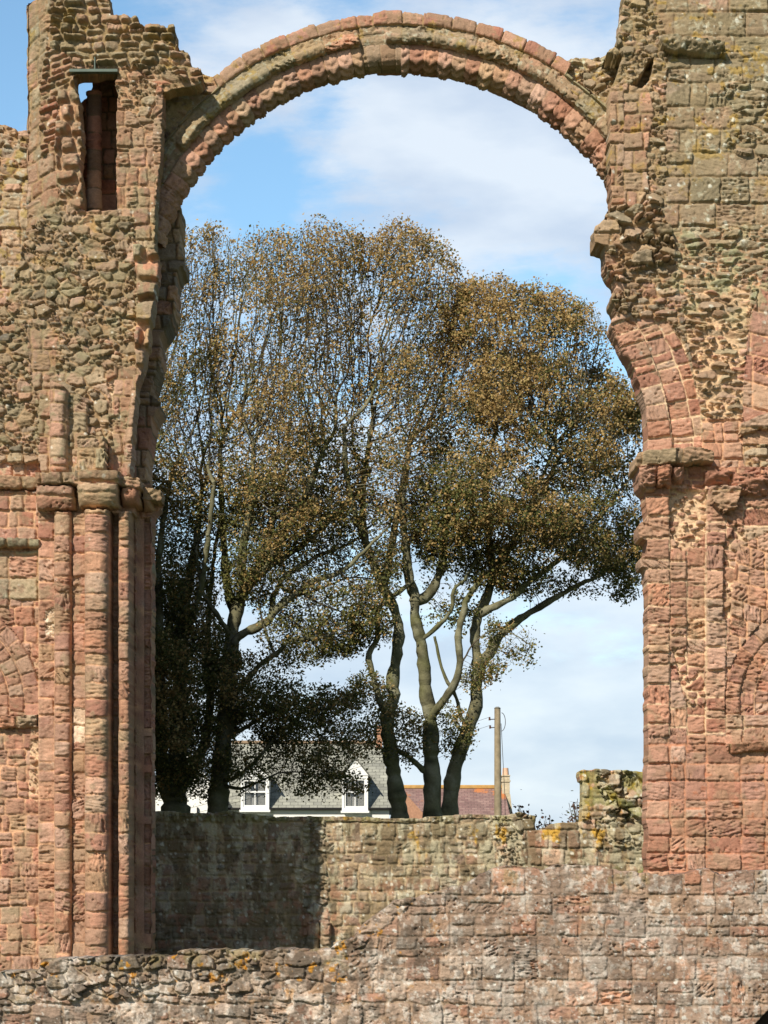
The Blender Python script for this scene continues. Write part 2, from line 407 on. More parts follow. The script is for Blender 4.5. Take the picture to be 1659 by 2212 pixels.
# --- respond strips
def strip(x0, x1, fnb, seed, pal=PINK, y0=1100, y1=2210, ch=(32, 52), nm=None, mort=M_PEACH, **kw):
    mm = (U >= x0) & (U < x1) & (V >= y0) & (V < y1)
    F.put(mm, st(('c', ch, (200, 220), dict(keep=[x0 - .5, x1 + .5], split=.06, wob=2.)), pal, mort, seed, **{**ASH, 'carve': .22, 'relief': .05, **kw}), base=fnb)
    if nm: F.name(mm, nm)
PR = PINK + RED[:3] + BUFF[:3]
strip(84, 120, .06, 50, PR)
strip(120, 158, half(120, 158, .16, .14), 51, PR, nm='shaft')
strip(158, 188, .12, 52, PR, ch=(36, 62))
strip(188, 241, half(186, 243, .34, .2), 53, PR + BUFF[:3], ch=(34, 48), nm='shaft')
strip(241, 257, lambda u, v: -.22 + .0 * u, 54, PR)
strip(257, 284, half(256, 285, .18, .04), 55, PR, nm='shaft', ch=(38, 52))
strip(284, 292, -.5, 56, RED)
strip(292, 360, lambda u, v: -.62 - .0 * u, 57, RED, ch=(40, 60))
# pale repair blocks and rubble patches
F.put(box(160, 1530, 186, 1605), st(('c', (90, 99), (60, 90)), [(222,192,162)], M_PALE, 58, **ASH), base=.1)
F.put([(98,1320),(120,1310),(120,1380),(100,1372)], st(('r', 16, 12), [(222,196,168)], M_PALE, 59, **ASH), base=.02)
# --- capitals and abacus
def cushion(x0, x1, y0, y1, b, r=.16, pal=PINK, seed=60, nm='capital'):
    mm = F.msk(box(x0, y0, x1, y1), 2.5)
    cx, cy = (x0 + x1) / 2, (y0 + y1) / 2
    F.put(mm, st(('c', (90, 95), (300, 320), dict(keep=[x0 - 1, x1 + 1], v0=y0)), pal, M_TAN, seed, **{**ASH, 'edge': 6}),
          base=lambda u, v: b + r * (1 - np.clip(np.abs((u - cx) / (x1 - cx)), 0, 1) ** 4 - np.clip((v - y0) / (y1 - y0), 0, 1) ** 3 * 1.3))
    F.name(mm, nm)
F.put(box(80, 1034, 352, 1110), st(('c', (30, 40), (40, 60)), PINK, M_PEACH, 61, **ASH), base=lambda u, v: np.where(u > 291, -.5, np.where(u < 262, .05, -.1)))
cushion(84, 166, 1058, 1106, .34, .1, PINK, 62)
cushion(174, 262, 1056, 1102, .5, .16, GREEN[:2] + BUFF[:1], 63)
cushion(264, 304, 1060, 1094, .22, .16, PINK, 64)
cushion(306, 328, 1066, 1098, -.25, .2, PINK, 65)
def band(poly, b, pal, seed, bw=(56, 80), nm='abacus', r=.06):
    mm = F.msk(poly, 2.2)
    y0 = min(p[1] for p in poly); y1 = max(p[1] for p in poly)
    F.put(mm, st(('c', (90, 95), bw, dict(v0=y0, wob=3)), pal, M_TAN, seed, **{**ASH, 'rough': .025}), base=lambda u, v: b + r * (1 - 1.6 * np.clip((v - y0) / (y1 - y0), 0, 1) ** 2))
    F.name(mm, nm)
band([(82,1032),(170,1030),(170,1054),(82,1056)], .5, GREEN[:2] + BUFF, 66)
band([(170,1028),(268,1030),(268,1056),(170,1056)], .6, BUFF, 67, bw=(88, 96))
band([(266,1036),(308,1042),(308,1064),(266,1058)], .42, BUFF + PINK, 68)
band([(308,1050),(350,1060),(350,1084),(308,1078)], -.05, BUFF, 69)
band([(-20,1028),(84,1032),(86,1056),(-20,1056)], .08, GREEN + BUFF, 70, nm='string_course')
band([(-20,1162),(86,1166),(86,1184),(-20,1182)], .1, GREEN, 71, nm='string_course')
band([(-20,1548),(80,1546),(80,1572),(-20,1572)], .02, GREEN + PINK, 72, nm='string_course')
# weathering
up = lambda u, v: ss(520, 150, v) * .9 + .12
F.lichen((136,124,94), 46, .0, .55, 81, lambda u, v: ss(420, 60, v))
F.lichen((160,132,64), 30, .24, .65, 82, lambda u, v: np.maximum(ss(330, 40, v), .55 * ss(60, 160, 900 - v) * ss(300, 500, v)))
F.lichen((178,172,148), 13, .3, .6, 83, lambda u, v: ss(900, 0, v) * .8 + .08)
F.lichen((150,144,112), 30, .2, .6, 84, lambda u, v: ss(300, 400, v) * ss(1120, 1000, v))
F.lichen((146,132,102), 40, .22, .45, 85)
F.lichen((128,112,84), 60, -.35, .42, 88, lambda u, v: ss(1040, 900, v))
F.lichen((146,116,92), 44, -.05, .4, 89, lambda u, v: ss(1040, 1120, v))
F.lichen((120,76,60), 24, .3, .35, 86, lambda u, v: ss(900, 1200, v))
F.spots((214,208,190), 24, 4, .25, .7, 87, lambda u, v: ss(1500, 900, v))
# outline
OUT = [(50,-30),(238,-30),(240,36),(262,32),(300,38),(306,58),(330,56),(379,60),(380,86),(388,108),(406,112),(412,140),(438,152),(442,172),(430,186),(380,192),(354,200),(350,330),(340,420),(336,500),(338,548),(346,556),(343,590),(337,640),(330,690),(324,704),(326,735),(315,775),(311,800),(300,826),(295,880),(288,955),(286,1034),
       (308,1040),(312,1050),(350,1060),(350,1085),(334,1098),(322,1108),(322,2186),(-14,2186),(-14,690),(20,640),(44,560),(52,470)]
HOLE = [(162,163),(252,153),(249,180),(256,212),(250,250),(252,300),(250,400),(252,457),(178,456),(180,420),(174,360),(180,300),(176,260),(172,214),(164,196)]
mask = F.msk(OUT, 3.5, 11) & ~F.msk(HOLE, 4, 12)
LP = empty('crossing_pier', (wx(150, 45), 45, 0))
tag(LP, 'tall ruined red sandstone pier with a high slit opening and clustered shafts, at left', 'stone pier')
F.build(mask, 45.0, .5, 'masonry', STONE, LP)
F = Field(-14, 400, 20, 2196, 6.0)
F.put(F.U > -99, st(('c', (32, 50), (34, 60)), RED + BUFF, M_DK, 100, **ASH))
COREP = [(70,40),(226,45),(300,76),(360,84),(368,120),(326,180),(322,500),(316,640),(300,760),(280,900),(275,2186),(-14,2186),(-14,720),(60,600)]
F.build(F.msk(COREP, 0) & ~inpoly(F.U, F.V, box(140, 110, 300, 500)), 45.52, 1.0, 'core', STONE, LP)

# inner order seen in shade at the right of the pier
F = Field(240, 404, 440, 2200, 2.0); U, V = F.U, F.V
F.put(U > -9, st(('c', (32, 50), (34, 60), dict(wob=3)), RED + BUFF + GREEN[:1], M_DK, 101, **ASH))
F.put(box(240, 440, 404, 900), st(('c', (24, 40), (24, 50), dict(wob=5)), BUFF + RUBD[:3], M_DK, 102, **{**ASH, 'relief': .1}))
OUT = [(300,440),(390,440),(389,552),(398,554),(400,578),(388,580),(380,600),(379,660),(370,694),(346,728),(348,772),(334,822),(322,850),(336,862),(349,870),(344,886),(330,906),(320,966),(315,1030),(340,1062),(340,1085),(326,1102),(323,1160),(323,2186),(250,2186),(250,440)]
F.build(F.msk(OUT, 3, 10), 46.52, 1.3, 'inner_order', STONE, LP)
F = Field(326, 530, 140, 560, 2.0); U, V = F.U, F.V
F.put(U > -9, st(('r', 34, 18), BUFF + GREEN[:2], (184,158,116), 23, edge=6, relief=.03, base=.0, rough=.025, mw=5))
F.put((V < 205) | (U < 352), st(('r', 30, 15), BUFF + RUB[:4] + PINK[:3], M_TAN, 106, **RUBK))
F.lichen((186,160,96), 34, .05, .5, 107); F.lichen((200,198,176), 16, .3, .5, 108)
OUT = [(330,150),(440,160),(462,166),(478,174),(520,160),(520,260),(470,320),(430,380),(390,440),(352,540),(330,540)]
F.build(F.msk(OUT, 2.5, 10) & ~(np.hypot(U - 865, V - 680) < 572), 45.84, .66, 'spandrel', STONE, LP)
# floor and rear wall of the wall passage behind the slit, and its nook shaft
F = Field(110, 330, 110, 500, 2.0); U, V = F.U, F.V
F.put(U > -9, st(('c', (28, 42), (30, 50)), RED + BUFF, M_DK, 103, **ASH))
OUT = [(200,130),(300,130),(300,490),(120,490),(150,300),(178,222),(190,212),(198,190)]
F.build(F.msk(OUT, 3, 10), 46.7, .5, 'passage_wall', STONE, LP)

def tube_grid(name, cu, v0, v1, r, D, pal, seed, mat, parent, yoff=0, lean=0.0):
    """round stone shaft made of drums"""
    k = FOC / D; n = 28; vs = np.arange(v0, v1 + 2, 2.); th = np.linspace(0, 2 * math.pi, n, endpoint=False)
    TH, VV = np.meshgrid(th, vs); a = TH.ravel() * r; vv = VV.ravel()
    h, c = st(('c', (34, 46), (999, 1000), dict(keep=[-999, 999], wob=1)), pal, M_DK, seed, **{**ASH, 'relief': .02})(a, vv)
    rr = r / k + h * .5
    X = (cu + lean * (vv - v0) - UC) / k + np.sin(TH.ravel()) * rr; Y = D + yoff - np.cos(TH.ravel()) * rr; Z = EYE + (HV - vv) / k
    m = len(vs); q = (np.arange(m - 1)[:, None] * n + np.arange(n)[None]).ravel(); q2 = (np.arange(m - 1)[:, None] * n + (np.arange(n)[None] + 1) % n).ravel()
    return link(name, mesh_np(name, np.stack([X, Y, Z], 1), np.stack([q, q + n, q2 + n, q2], 1), c), mat, parent)
tube_grid('nook_shaft', 203, 200, 462, 15, 45.9, BUFF[:1] + RED[:3] + [(120,92,72)], 104, STONE, LP)

def boxes(name, bl, mat, parent=None, bevel=0.0):
    """list of (x0,y0,z0,x1,y1,z1) boxes in one mesh"""
    co = []; fs = []
    for (x0, y0, z0, x1, y1, z1) in bl:
        b = len(co); co += [(x0,y0,z0),(x1,y0,z0),(x1,y1,z0),(x0,y1,z0),(x0,y0,z1),(x1,y0,z1),(x1,y1,z1),(x0,y1,z1)]
        fs += [(b,b+3,b+2,b+1),(b+4,b+5,b+6,b+7),(b,b+1,b+5,b+4),(b+1,b+2,b+6,b+5),(b+2,b+3,b+7,b+6),(b+3,b,b+4,b+7)]
    me = mesh_np(name, np.array(co, float), np.array(fs), None, False)
    o = link(name, me, mat, parent)
    if bevel:
        md = o.modifiers.new('b', 'BEVEL'); md.width = bevel; md.segments = 2
    return o
def plain(name, col, rough=.7, noise=.0, scale=10., bump=0., metal=0.):
    m, nt, b = mat_new(name); N, Lk = nt.nodes, nt.links; c = lin(col)
    b.inputs['Base Color'].default_value = (*c, 1); b.inputs['Roughness'].default_value = rough; b.inputs['Metallic'].default_value = metal; b.inputs['Specular IOR Level'].default_value = .3
    if noise:
        tc = N.new('ShaderNodeTexCoord'); n1 = N.new('ShaderNodeTexNoise'); n1.inputs['Scale'].default_value = scale; n1.inputs['Detail'].default_value = 6
        Lk.new(tc.outputs['Object'], n1.inputs['Vector']); r = N.new('ShaderNodeMapRange'); r.inputs[1].default_value = .25; r.inputs[2].default_value = .75; r.inputs[3].default_value = 1 - noise; r.inputs[4].default_value = 1 + noise
        Lk.new(n1.outputs['Fac'], r.inputs[0]); mx = N.new('ShaderNodeVectorMath'); mx.operation = 'SCALE'; mx.inputs[0].default_value = tuple(c); Lk.new(r.outputs[0], mx.inputs['Scale']); Lk.new(mx.outputs[0], b.inputs['Base Color'])
        if bump:
            bp = N.new('ShaderNodeBump'); bp.inputs['Strength'].default_value = bump; bp.inputs['Distance'].default_value = .02; Lk.new(n1.outputs['Fac'], bp.inputs['Height']); Lk.new(bp.outputs[0], b.inputs['Normal'])
    return m
# green painted steel tie over the slit
STEEL = plain('painted_steel', (92,104,92), .5, .2, 6)
xb0, xb1 = wx(152, 45), wx(256, 45); zb = wz(158, 45)
boxes('steel_tie', [(xb0, 44.84, zb - .028, xb1, 44.97, zb + .03), (wx(205, 45), 44.86, zb + .03, wx(208, 45), 44.95, wz(128, 45))], STEEL, LP, .006)

# ================================================================ FAR LEFT WALL
F = Field(-60, 130, 262, 1200, 2.0); U, V = F.U, F.V
F.put(U > -99, st(('c', (36, 50), (34, 60)), BUFF + GREEN + PINK[:2], M_TAN, 111, **{**ASH, 'rough': .03}))
F.put(V < 400, st(('r', 30, 18), GREEN + BUFF, M_TAN, 112, **RUBK))
F.lichen((160,138,72), 22, .2, .6, 113); F.lichen((180,176,156), 14, .2, .6, 114)
F.V = V + 0
OUT = [(-60,264),(-10,266),(20,272),(46,284),(130,290),(130,1200),(-60,1200)]
m0 = F.msk(OUT, 3.5, 11)
FW = empty('nave_wall', (wx(20, 47.5), 47.5, 0))
tag(FW, 'grey lichened wall fragment behind the pier at the far left edge', 'ruined wall')
F.build(m0, 47.5, 1.2, 'masonry', STONE, FW)
F = Field(-60, 130, 1194, 2200, 3.0)
F.put(F.U > -99, st(('c', (36, 50), (34, 60)), BUFF + PINK[:2], M_TAN, 115, **ASH))
F.build(F.U > -99, 47.5, 1.2, 'wall_footing', STONE, FW)

# ================================================================ RAINBOW ARCH
def sweep_arch():
    D = 45.62; k = FOC / D; cx, cy = 865., 680.
    prof = np.array([(650,1.0),(650,.5),(650,.03),(648,0.0),(638,0),(628,0.0),(625,.035),(616,.03),(608,.0),(603,-.08),(599,-.125),(594,-.125),(590,-.09),(588,.02),(586,.07),(578,.06),(566,.065),(556,.10),(549,.18),(546,.30),(546,.46),(549,.54),(562,.56),(562,1.0),(600,1.0),(650,1.0)], float)
    seg = np.hypot(np.diff(prof[:, 0]) / k, np.diff(prof[:, 1])); L = np.concatenate([[0], np.cumsum(seg)])
    npf = 150; S = np.linspace(0, L[-1], npf)
    # densify: keep the exact corners
    S = np.unique(np.concatenate([S, L])); npf = len(S)
    pr = np.interp(S, L, prof[:, 0]); py = np.interp(S, L, prof[:, 1])
    ph = np.radians(np.arange(-73, 77, .17)); nph = len(ph)
    PH, SS = np.meshgrid(ph, S, indexing='ij'); SI = np.meshgrid(ph, np.arange(npf), indexing='ij')[1]
    r = np.interp(SS, L, prof[:, 0]); y = np.interp(SS, L, prof[:, 1]); deg = np.degrees(PH)
    nrm_r = np.zeros(npf); nrm_y = np.zeros(npf)       # outward normal of the profile
    tr = np.gradient(pr, S) / k; ty = np.gradient(py, S); ln = np.hypot(tr, ty) + 1e-9
    nrm_r = -ty / ln; nrm_y = tr / ln
    # front is y decreasing; profile runs down the front so tr<0 -> nrm_y<0 = outward
    arc = PH * 600.
    def along(n, seed, sh=0.):
        rng = np.random.RandomState(seed); be = [-900.]
        while be[-1] < 900: be.append(be[-1] + rng.uniform(*n))
        be = np.array(be); q = np.searchsorted(be, arc + sh) - 1
        return np.minimum(arc + sh - be[q], be[q + 1] - arc - sh), q, (arc + sh - (be[q] + be[q + 1]) / 2) / (be[q + 1] - be[q]) * 2
    band_ = np.where(r > 626.5, 0, np.where((r > 587.5) & (y < .3), 1, 2)); band_ = np.where(y > .9, 3, band_)
    idx0 = np.searchsorted(S, L[14] - .001)
    band_ = np.where((SI >= idx0) & (y < .9), 2, band_)
    u = arc.ravel(); s_ = SS.ravel() * k; h = np.zeros(u.shape); C = np.zeros((u.size, 3)); bb = band_.ravel(); rf = r.ravel(); lv = np.zeros(u.shape)
    # coping
    d, q, lu = along((40, 76), 3); d = d.ravel(); q = q.ravel(); lu = lu.ravel()
    dd = np.minimum(d, np.abs(rf - 626.5)); dd = np.where(rf > 649, d, dd)
    hh, cc = stones(u, s_, (dd + 1.0 * fbm(u / 8, s_ / 8, 5, 2), q + 5000, lu, lv), RED + PINK[:3], M_OCH, 201, **{**ASH, 'relief': .05, 'edge': 2.5, 'base': .02})
    m = (bb == 0) | (bb == 3); h[m] = hh[m]; C[m] = cc[m]
    # hood band
    d, q, lu = along((60, 100), 4, 20); d = d.ravel(); q = q.ravel(); lu = lu.ravel()
    hh, cc = stones(u, s_, (d, q + 9000, lu, lv), GREEN + BUFF + PINK[:1], M_OCH, 202, **{**ASH, 'relief': .03, 'base': .01, 'rough': .03})
    m = bb == 1; h[m] = hh[m]; C[m] = cc[m]
    # chevron voussoirs
    pit = 33.; t = (arc + 12.) / pit; qi = np.floor(t); fr = t - qi; tri = 1 - np.abs(fr * 2 - 1)      # 0 at joint, 1 mid
    dj = np.minimum(fr, 1 - fr).ravel() * pit
    hh, cc = stones(u, s_, (dj + .8, qi.ravel().astype(int) + 777, (fr * 2 - 1).ravel(), lv), PINK + PINK + BUFF[:3], M_OCH, 203, **{**ASH, 'relief': .025, 'edge': 2.5, 'carve': .05, 'base': .015, 'jit': .14})
    sd = (SS - L[15]) / (L[20] - L[15])                     # 0 at face top .. 1 at the back arris
    inz = ss(-.05, .05, sd) * ss(1.25, 1.05, sd)
    am = ss(.15, .5, sd)
    tri2 = 1 - np.abs(((fr * 2) % 1) * 2 - 1)
    ph_ = (sd * 3.4 + .5 * (1 - tri)) % 1.0
    tooth = (1 - np.abs(ph_ * 2 - 1) ** 1.2) * .06 * ss(.02, .3, sd) * inz
    scal = inz * ss(.0, .25, sd) * (tri ** .6 - .55) * .03 + inz * ss(.5, .8, sd) * (tri2 ** .7 - .5) * .022
    er = (.6 + .8 * rnd(qi.ravel().astype(int), 5)).reshape(tri.shape)
    miss = ((deg > -8.3) & (deg < .2)).astype(float)
    extra = ((tooth + scal) * er * (1 - miss)).ravel()
    m = bb == 2; h[m] = (hh + extra)[m]; C[m] = cc[m]
    # missing hood near the crown, and left of it a step
    nohood = ss(-8.6, -8.3, deg) * ss(-2.9, -3.2, deg)
    y = y + nohood * np.where((r < 612) & (r > 586) & (y < .1), .05 - y, 0)
    lowleft = ss(-52.5, -53.2, deg); y = y + lowleft * np.where((r < 613) & (r > 586) & (y < .1), .06 - y, 0)
    cop = ss(-38.6, -38.2, deg) * ss(34.6, 34.2, deg)
    r = np.where(r > 627, 627 + (r - 627) * cop, r)
    H = h.reshape(r.shape)
    # long gentle irregularity
    r = r + 1.6 * fbm(arc / 60, SS, 11, 3) + H * nrm_r[None] * k * 1.0 + np.where(r > 640, 2.5 * fbm(arc / 30, 0 * arc, 12, 2), 0)
    y = y + H * nrm_y[None] + .02 * fbm(arc / 50, SS * 3, 13, 3)
    slot = np.exp(-((deg + 8.3) / .25) ** 2) * .06; y = y + slot * (y < .3)
    mm0 = (bb == 0) & (cop.ravel() < .5); C[mm0] = lin((150,140,108))
    # weathering
    A2, S2 = arc.ravel(), s_
    for col, sc, thr, am_, sd_, fnm in [((142,128,98), 40, -.2, .55, 21, (bb == 1)), ((160,134,66), 22, .3, .6, 22, (bb == 1) | (bb == 0)), ((176,174,150), 12, .25, .6, 23, (bb == 1)), ((146,128,100), 30, -.05, .5, 24, (bb == 0)), ((140,116,90), 40, .3, .45, 25, (bb == 2))]:
        w = ss(thr, thr + .15, fbm(A2 / sc, S2 / sc, sd_, 4, .6)) * am_ * fnm
        C[:] += (lin(col) - C) * w[:, None]
    wl = (miss.ravel() * (bb == 2))[:, None]; C += (lin((146,128,100)) - C) * wl * .6
    X = (cx - UC) / k + np.sin(PH) * r / k; Z = EYE + (HV - cy) / k + np.cos(PH) * r / k; Y = D + y
    # keep the ring narrower where it dives into the piers: coping only between -38 and 36 degrees
    co = np.stack([X.ravel(), Y.ravel(), Z.ravel()], 1)
    a = (np.arange(nph - 1)[:, None] * npf + np.arange(npf - 1)[None]).ravel()
    quads = np.stack([a, a + 1, a + npf + 1, a + npf], 1)
    bq = band_[:-1, :-1].ravel()
    A = empty('rainbow_arch', (wx(870, 45.6), 45.62, 0))
    tag(A, 'slender weathered arch rib with chevron teeth, spanning between the two tall piers', 'stone arch')
    for b_, nm in ((0, 'coping'), (1, 'hood_moulding'), (2, 'chevron_voussoirs')):
        qs = quads[(bq == b_) | ((b_ == 2) & (bq == 3))]
        dg = deg[:-1, :-1].ravel()[(bq == b_) | ((b_ == 2) & (bq == 3))]
        vid, inv = np.unique(qs, return_inverse=True)
        link(nm, mesh_np(nm, co[vid], inv.reshape(-1, 4), C[vid]), STONE, A)
    return A
sweep_arch()
# ================================================================ RIGHT PIER
F = Field(1268, 1700, -14, 2200, 2.0); U, V = F.U, F.V
LEFTE = [(1345,-30),(1344,14),(1339,30),(1338,60),(1334,78),(1334,96),(1322,104),(1309,112),(1303,126),(1270,130),(1236,134),(1190,160),(1190,175)]
F.put(U > -99, st(('r', 30, 17), RUB + GREEN, M_TAN, 301, **RUBK))
# upper body of coursed blocks, lichened
F.put([(1395,-20),(1700,-20),(1700,200),(1560,190),(1480,180),(1445,150),(1440,95),(1400,60)], st(('c', (40, 56), (60, 96), dict(wob=3)), BUFF + GREEN + PINK[:2], M_TAN, 302, **ASH))
F.put([(1330,-20),(1400,-20),(1450,100),(1430,190),(1310,200),(1300,120)], st(('r', 27, 15), GREEN + RUB, M_OCH, 303, **RUBK))
F.put([(1428,100),(1500,95),(1600,112),(1700,118),(1700,135),(1600,132),(1500,118)], st(('c', (20, 24), (80, 110)), GREEN, M_TAN, 304, **ASH), base=.02)
F.put([(1440,150),(1530,160),(1700,185),(1700,500),(1430,500),(1440,420),(1400,380),(1430,330)], st(('c', (44, 58), (52, 92), dict(wob=4, split=.1)), BUFF + GREEN + PINK[:3], M_TAN, 305, **{**ASH, 'rough': .02}))
F.put([(1560,190),(1700,150),(1700,340),(1630,345),(1560,320),(1590,260)], st(('r', 42, 16), GREEN, M_TAN, 306, **{**RUBK, 'relief': .1, 'mw': .8}))
# spandrel beside the arch
F.put([(1180,110),(1345,118),(1322,200),(1320,460),(1180,460)], st(('r', 34, 14), GREEN + BUFF, M_OCH, 307, **{**RUBK, 'relief': .08}), base=-.72)
# corner ashlar
F.put([(1318,190),(1400,175),(1412,240),(1398,330),(1404,400),(1372,462),(1318,462)], st(('c', (38, 52), (34, 56), dict(rr=4)), PINK + BUFF[:3], M_TAN, 308, **ASH), base=.04)
F.put([(1317,190),(1346,190),(1346,460),(1317,460)], st(('c', (40, 50), (40, 60)), BUFF + PINK, M_TAN, 309, **ASH), base=.06)
F.put([(1392,175),(1438,170),(1440,400),(1400,420),(1396,330),(1412,240)], st(('r', 28, 14), RUB + PINK[:3], M_TAN, 310, **RUBK))
# torn edge, projecting rubble
F.put([(1270,455),(1420,440),(1450,500),(1470,600),(1450,720),(1300,740),(1290,600)], st(('r', 34, 19), BUFF + GREEN + PINK[:3], M_TAN, 311, **{**RUBK, 'relief': .24, 'rough': .03}), base=.04)
F.put([(1270,480),(1330,480),(1340,512),(1340,534),(1270,536)], st(('c', (60, 70), (64, 70)), BUFF, M_TAN, 312, **ASH), base=.16)
F.put([(1345,590),(1500,560),(1540,640),(1480,700),(1360,720)], st(('r', 27, 14), RUBD + RED[:2] + BUFF[:2], M_TAN, 313, **RUBK))
F.put([(1455,500),(1700,480),(1700,600),(1590,650),(1560,700),(1460,620)], st(('r', 38, 15), GREEN + RUB[:4], M_PEACH, 314, **{**RUBK, 'mw': 1.3}))
F.put([(1470,650),(1620,590),(1622,760),(1606,960),(1520,960),(1500,820)], st(('r', 34, 13), RUB + BUFF + RED[:1], (212,178,140), 315, **{**RUBK, 'mw': 1.5, 'relief': .14}))
# springer: fanned courses curving over to the left
def spring(u, v):
    a = np.clip((980 - v) / 250, 0, 1.2); sh = 62 * a ** 2            # the ring leans left going up
    w = u + sh; z = v + (u - 1430) * .34 * a ** .8
    lay = courses(w, z, (30, 42), (40, 70), 316, wob=2, keep=[1388, 1452, 1500, 1530], split=.1)
    return stones(u, v, lay, PINK + RED[:4], M_PALE, 316, **{**ASH, 'carve': .25, 'relief': .07})
F.put([(1300,690),(1345,680),(1440,690),(1478,740),(1512,880),(1516,985),(1380,985),(1384,880),(1350,790)], spring, base=lambda u, v: np.where(u > 1452 - 62 * np.clip((980 - v) / 250, 0, 1.2) ** 2, -.06, .05))
F.put([(1516,905),(1602,905),(1606,1010),(1516,1010)], st(('c', (34, 44), (28, 46)), PINK, M_PEACH, 317, **ASH))
m = (V < 962) & (U > 1598) & inpoly(U, V, [(1700,540),(1650,580),(1628,660),(1612,740),(1604,850),(1602,962),(1700,962)])
F.put(m, st(('c', (46, 64), (70, 90), dict(tilt=-.25)), PINK + RED, M_PEACH, 318, **ASH), base=.04)
F.name(m, 'arch_springer')
# lower shaft, strips of worn ashlar
F.put(V > 1008, st(('c', (34, 44), (34, 60)), RED + PINK, M_PEACH, 320, **{**ASH, 'carve': .3}))
CV = {**ASH, 'carve': .42, 'relief': .06, 'rough': .016}
def rstrip(x0, x1, b, seed, ch=(38, 52), y0=1050, y1=1600, pal=PINK + RED[:4] + BUFF[:1], mort=M_PALE):
    mm = (U + 2 * fbm(U / 20, V / 20, 9, 2) >= x0) & (U + 2 * fbm(U / 20, V / 20, 9, 2) < x1) & (V >= y0) & (V < y1)
    F.put(mm, st(('c', ch, (200, 220), dict(keep=[x0 - .5, x1 + .5], split=.12, wob=2.)), pal, mort, seed, **CV), base=b)
rstrip(1370, 1446, .06, 321); rstrip(1446, 1484, -.0, 322, (36, 60)); rstrip(1484, 1524, -.04, 323, (28, 44)); rstrip(1524, 1568, .05, 324, (46, 62)); rstrip(1568, 1606, .02, 325, (44, 60)); rstrip(1606, 1710, 0, 326)
F.put([(1446,1055),(1530,1060),(1524,1150),(1500,1185),(1470,1190),(1446,1150)], st(('r', 25, 13), PINK + BUFF, M_PALE, 327, **{**RUBK, 'mw': 2.4}), base=-.12)
F.put([(1590,1130),(1622,1180),(1600,1330),(1560,1340),(1562,1180)], st(('r', 26, 20), PINK, M_PALE, 328, **{**RUBK, 'mw': 2.6}), base=-.06)
F.put([(1592,1180),(1700,1130),(1700,1340),(1590,1500),(1566,1460),(1580,1300)], st(('c', (36, 44), (30, 44), dict(tilt=-.3)), PINK, M_PEACH, 329, **CV))
F.put([(1450,1400),(1480,1400),(1486,1470),(1520,1440),(1524,1520),(1484,1530)], st(('r', 26, 18), PINK + RED, M_PALE, 330, **{**RUBK, 'mw': 2.4}), base=-.06)
m = (V < 1546) & (V > 1180) & (np.hypot(U - 1790, V - 1520) < 226)
F.put(m, rings(1790, 1520, [90, 128, 160, 192, 226], (32, 42), RED + PINK, M_PEACH, 331, prof=lambda r: -.16 + .05 * ((r - 90) / 34).astype(int), **CV))
F.name(m, 'blind_arch')
# regular courses at the base
def base_ash(u, v):
    h, c = st(('c', (36, 42), (42, 62), dict(rr=4, wob=2.4, split=.08, keep=[1300, 1446, 1481, 1526, 1602, 1652, 1720])), RED + PINK, (188,134,104), 332, **{**CV, 'carve': .2})(u, v)
    return h, c
F.put([(1370,1590),(1700,1590),(1700,2210),(1370,2210)], base_ash, base=.02)
def rband(poly, b, pal, seed, bw=(76, 92), nm='abacus', r=.08):
    mm = F.msk(poly, 2.5); y0 = min(p[1] for p in poly); y1 = max(p[1] for p in poly)
    F.put(mm, st(('c', (90, 95), bw, dict(v0=y0, wob=3)), pal, M_TAN, seed, **{**ASH, 'rough': .03}), base=lambda u, v: b + r * (1 - 1.8 * np.clip((v - y0) / (y1 - y0), 0, 1) ** 2))
    F.name(mm, nm)
for (x0, x1, y0, y1, b, sd) in [(1364, 1416, 1014, 1066, .3, 341), (1414, 1448, 1014, 1056, .34, 342), (1446, 1474, 1016, 1046, .24, 343), (1520, 1585, 1024, 1050, .2, 344), (1576, 1660, 1030, 1072, .2, 349)]:
    mm = F.msk(box(x0, y0, x1, y1), 4, 9)
    F.put(mm, st(('c', (90, 95), (300, 320), dict(keep=[x0 - 1, x1 + 1], v0=y0)), PINK[:4] + RED[:3], M_TAN, sd, **{**ASH, 'carve': 1., 'rough': .03, 'pits': .8}),
          base=lambda u, v, x0=x0, x1=x1, y0=y0, y1=y1, b=b: b + .18 * (1 - np.clip(np.abs((u - (x0 + x1) / 2) / ((x1 - x0) / 2)), 0, 1) ** 4 - np.clip((v - y0) / (y1 - y0), 0, 1) ** 2 * 1.5))
    F.name(mm, 'capital')
mm = F.msk([(1530,1055),(1598,1054),(1588,1100),(1560,1112),(1534,1090)], 3, 9)
F.put(mm, st(('c', (90, 95), (300, 320), dict(keep=[1500, 1640], v0=1050)), PINK, M_TAN, 346, **{**ASH, 'carve': 1., 'rough': .03}), base=.3); F.name(mm, 'capital')
rband([(1356,991),(1386,984),(1452,980),(1452,1010),(1400,1014),(1358,1018)], .5, BUFF + GREEN[:2], 347, (96, 110))
rband([(1452,978),(1500,976),(1534,984),(1536,1008),(1500,1006),(1452,1010)], .46, BUFF + GREEN[:2], 348, (90, 110))
rband([(1596,920),(1640,900),(1700,895),(1700,925),(1640,930),(1598,944)], .18, BUFF + PINK[:2], 350)
rband([(1566,1608),(1700,1598),(1700,1620),(1572,1628)], .12, PINK, 351, nm='string_course')
rband([(1420,95),(1440,88),(1560,102),(1564,122),(1540,128),(1440,118),(1430,112)], .22, GREEN[:3], 352, (300, 310), nm='projecting_stone', r=.14)
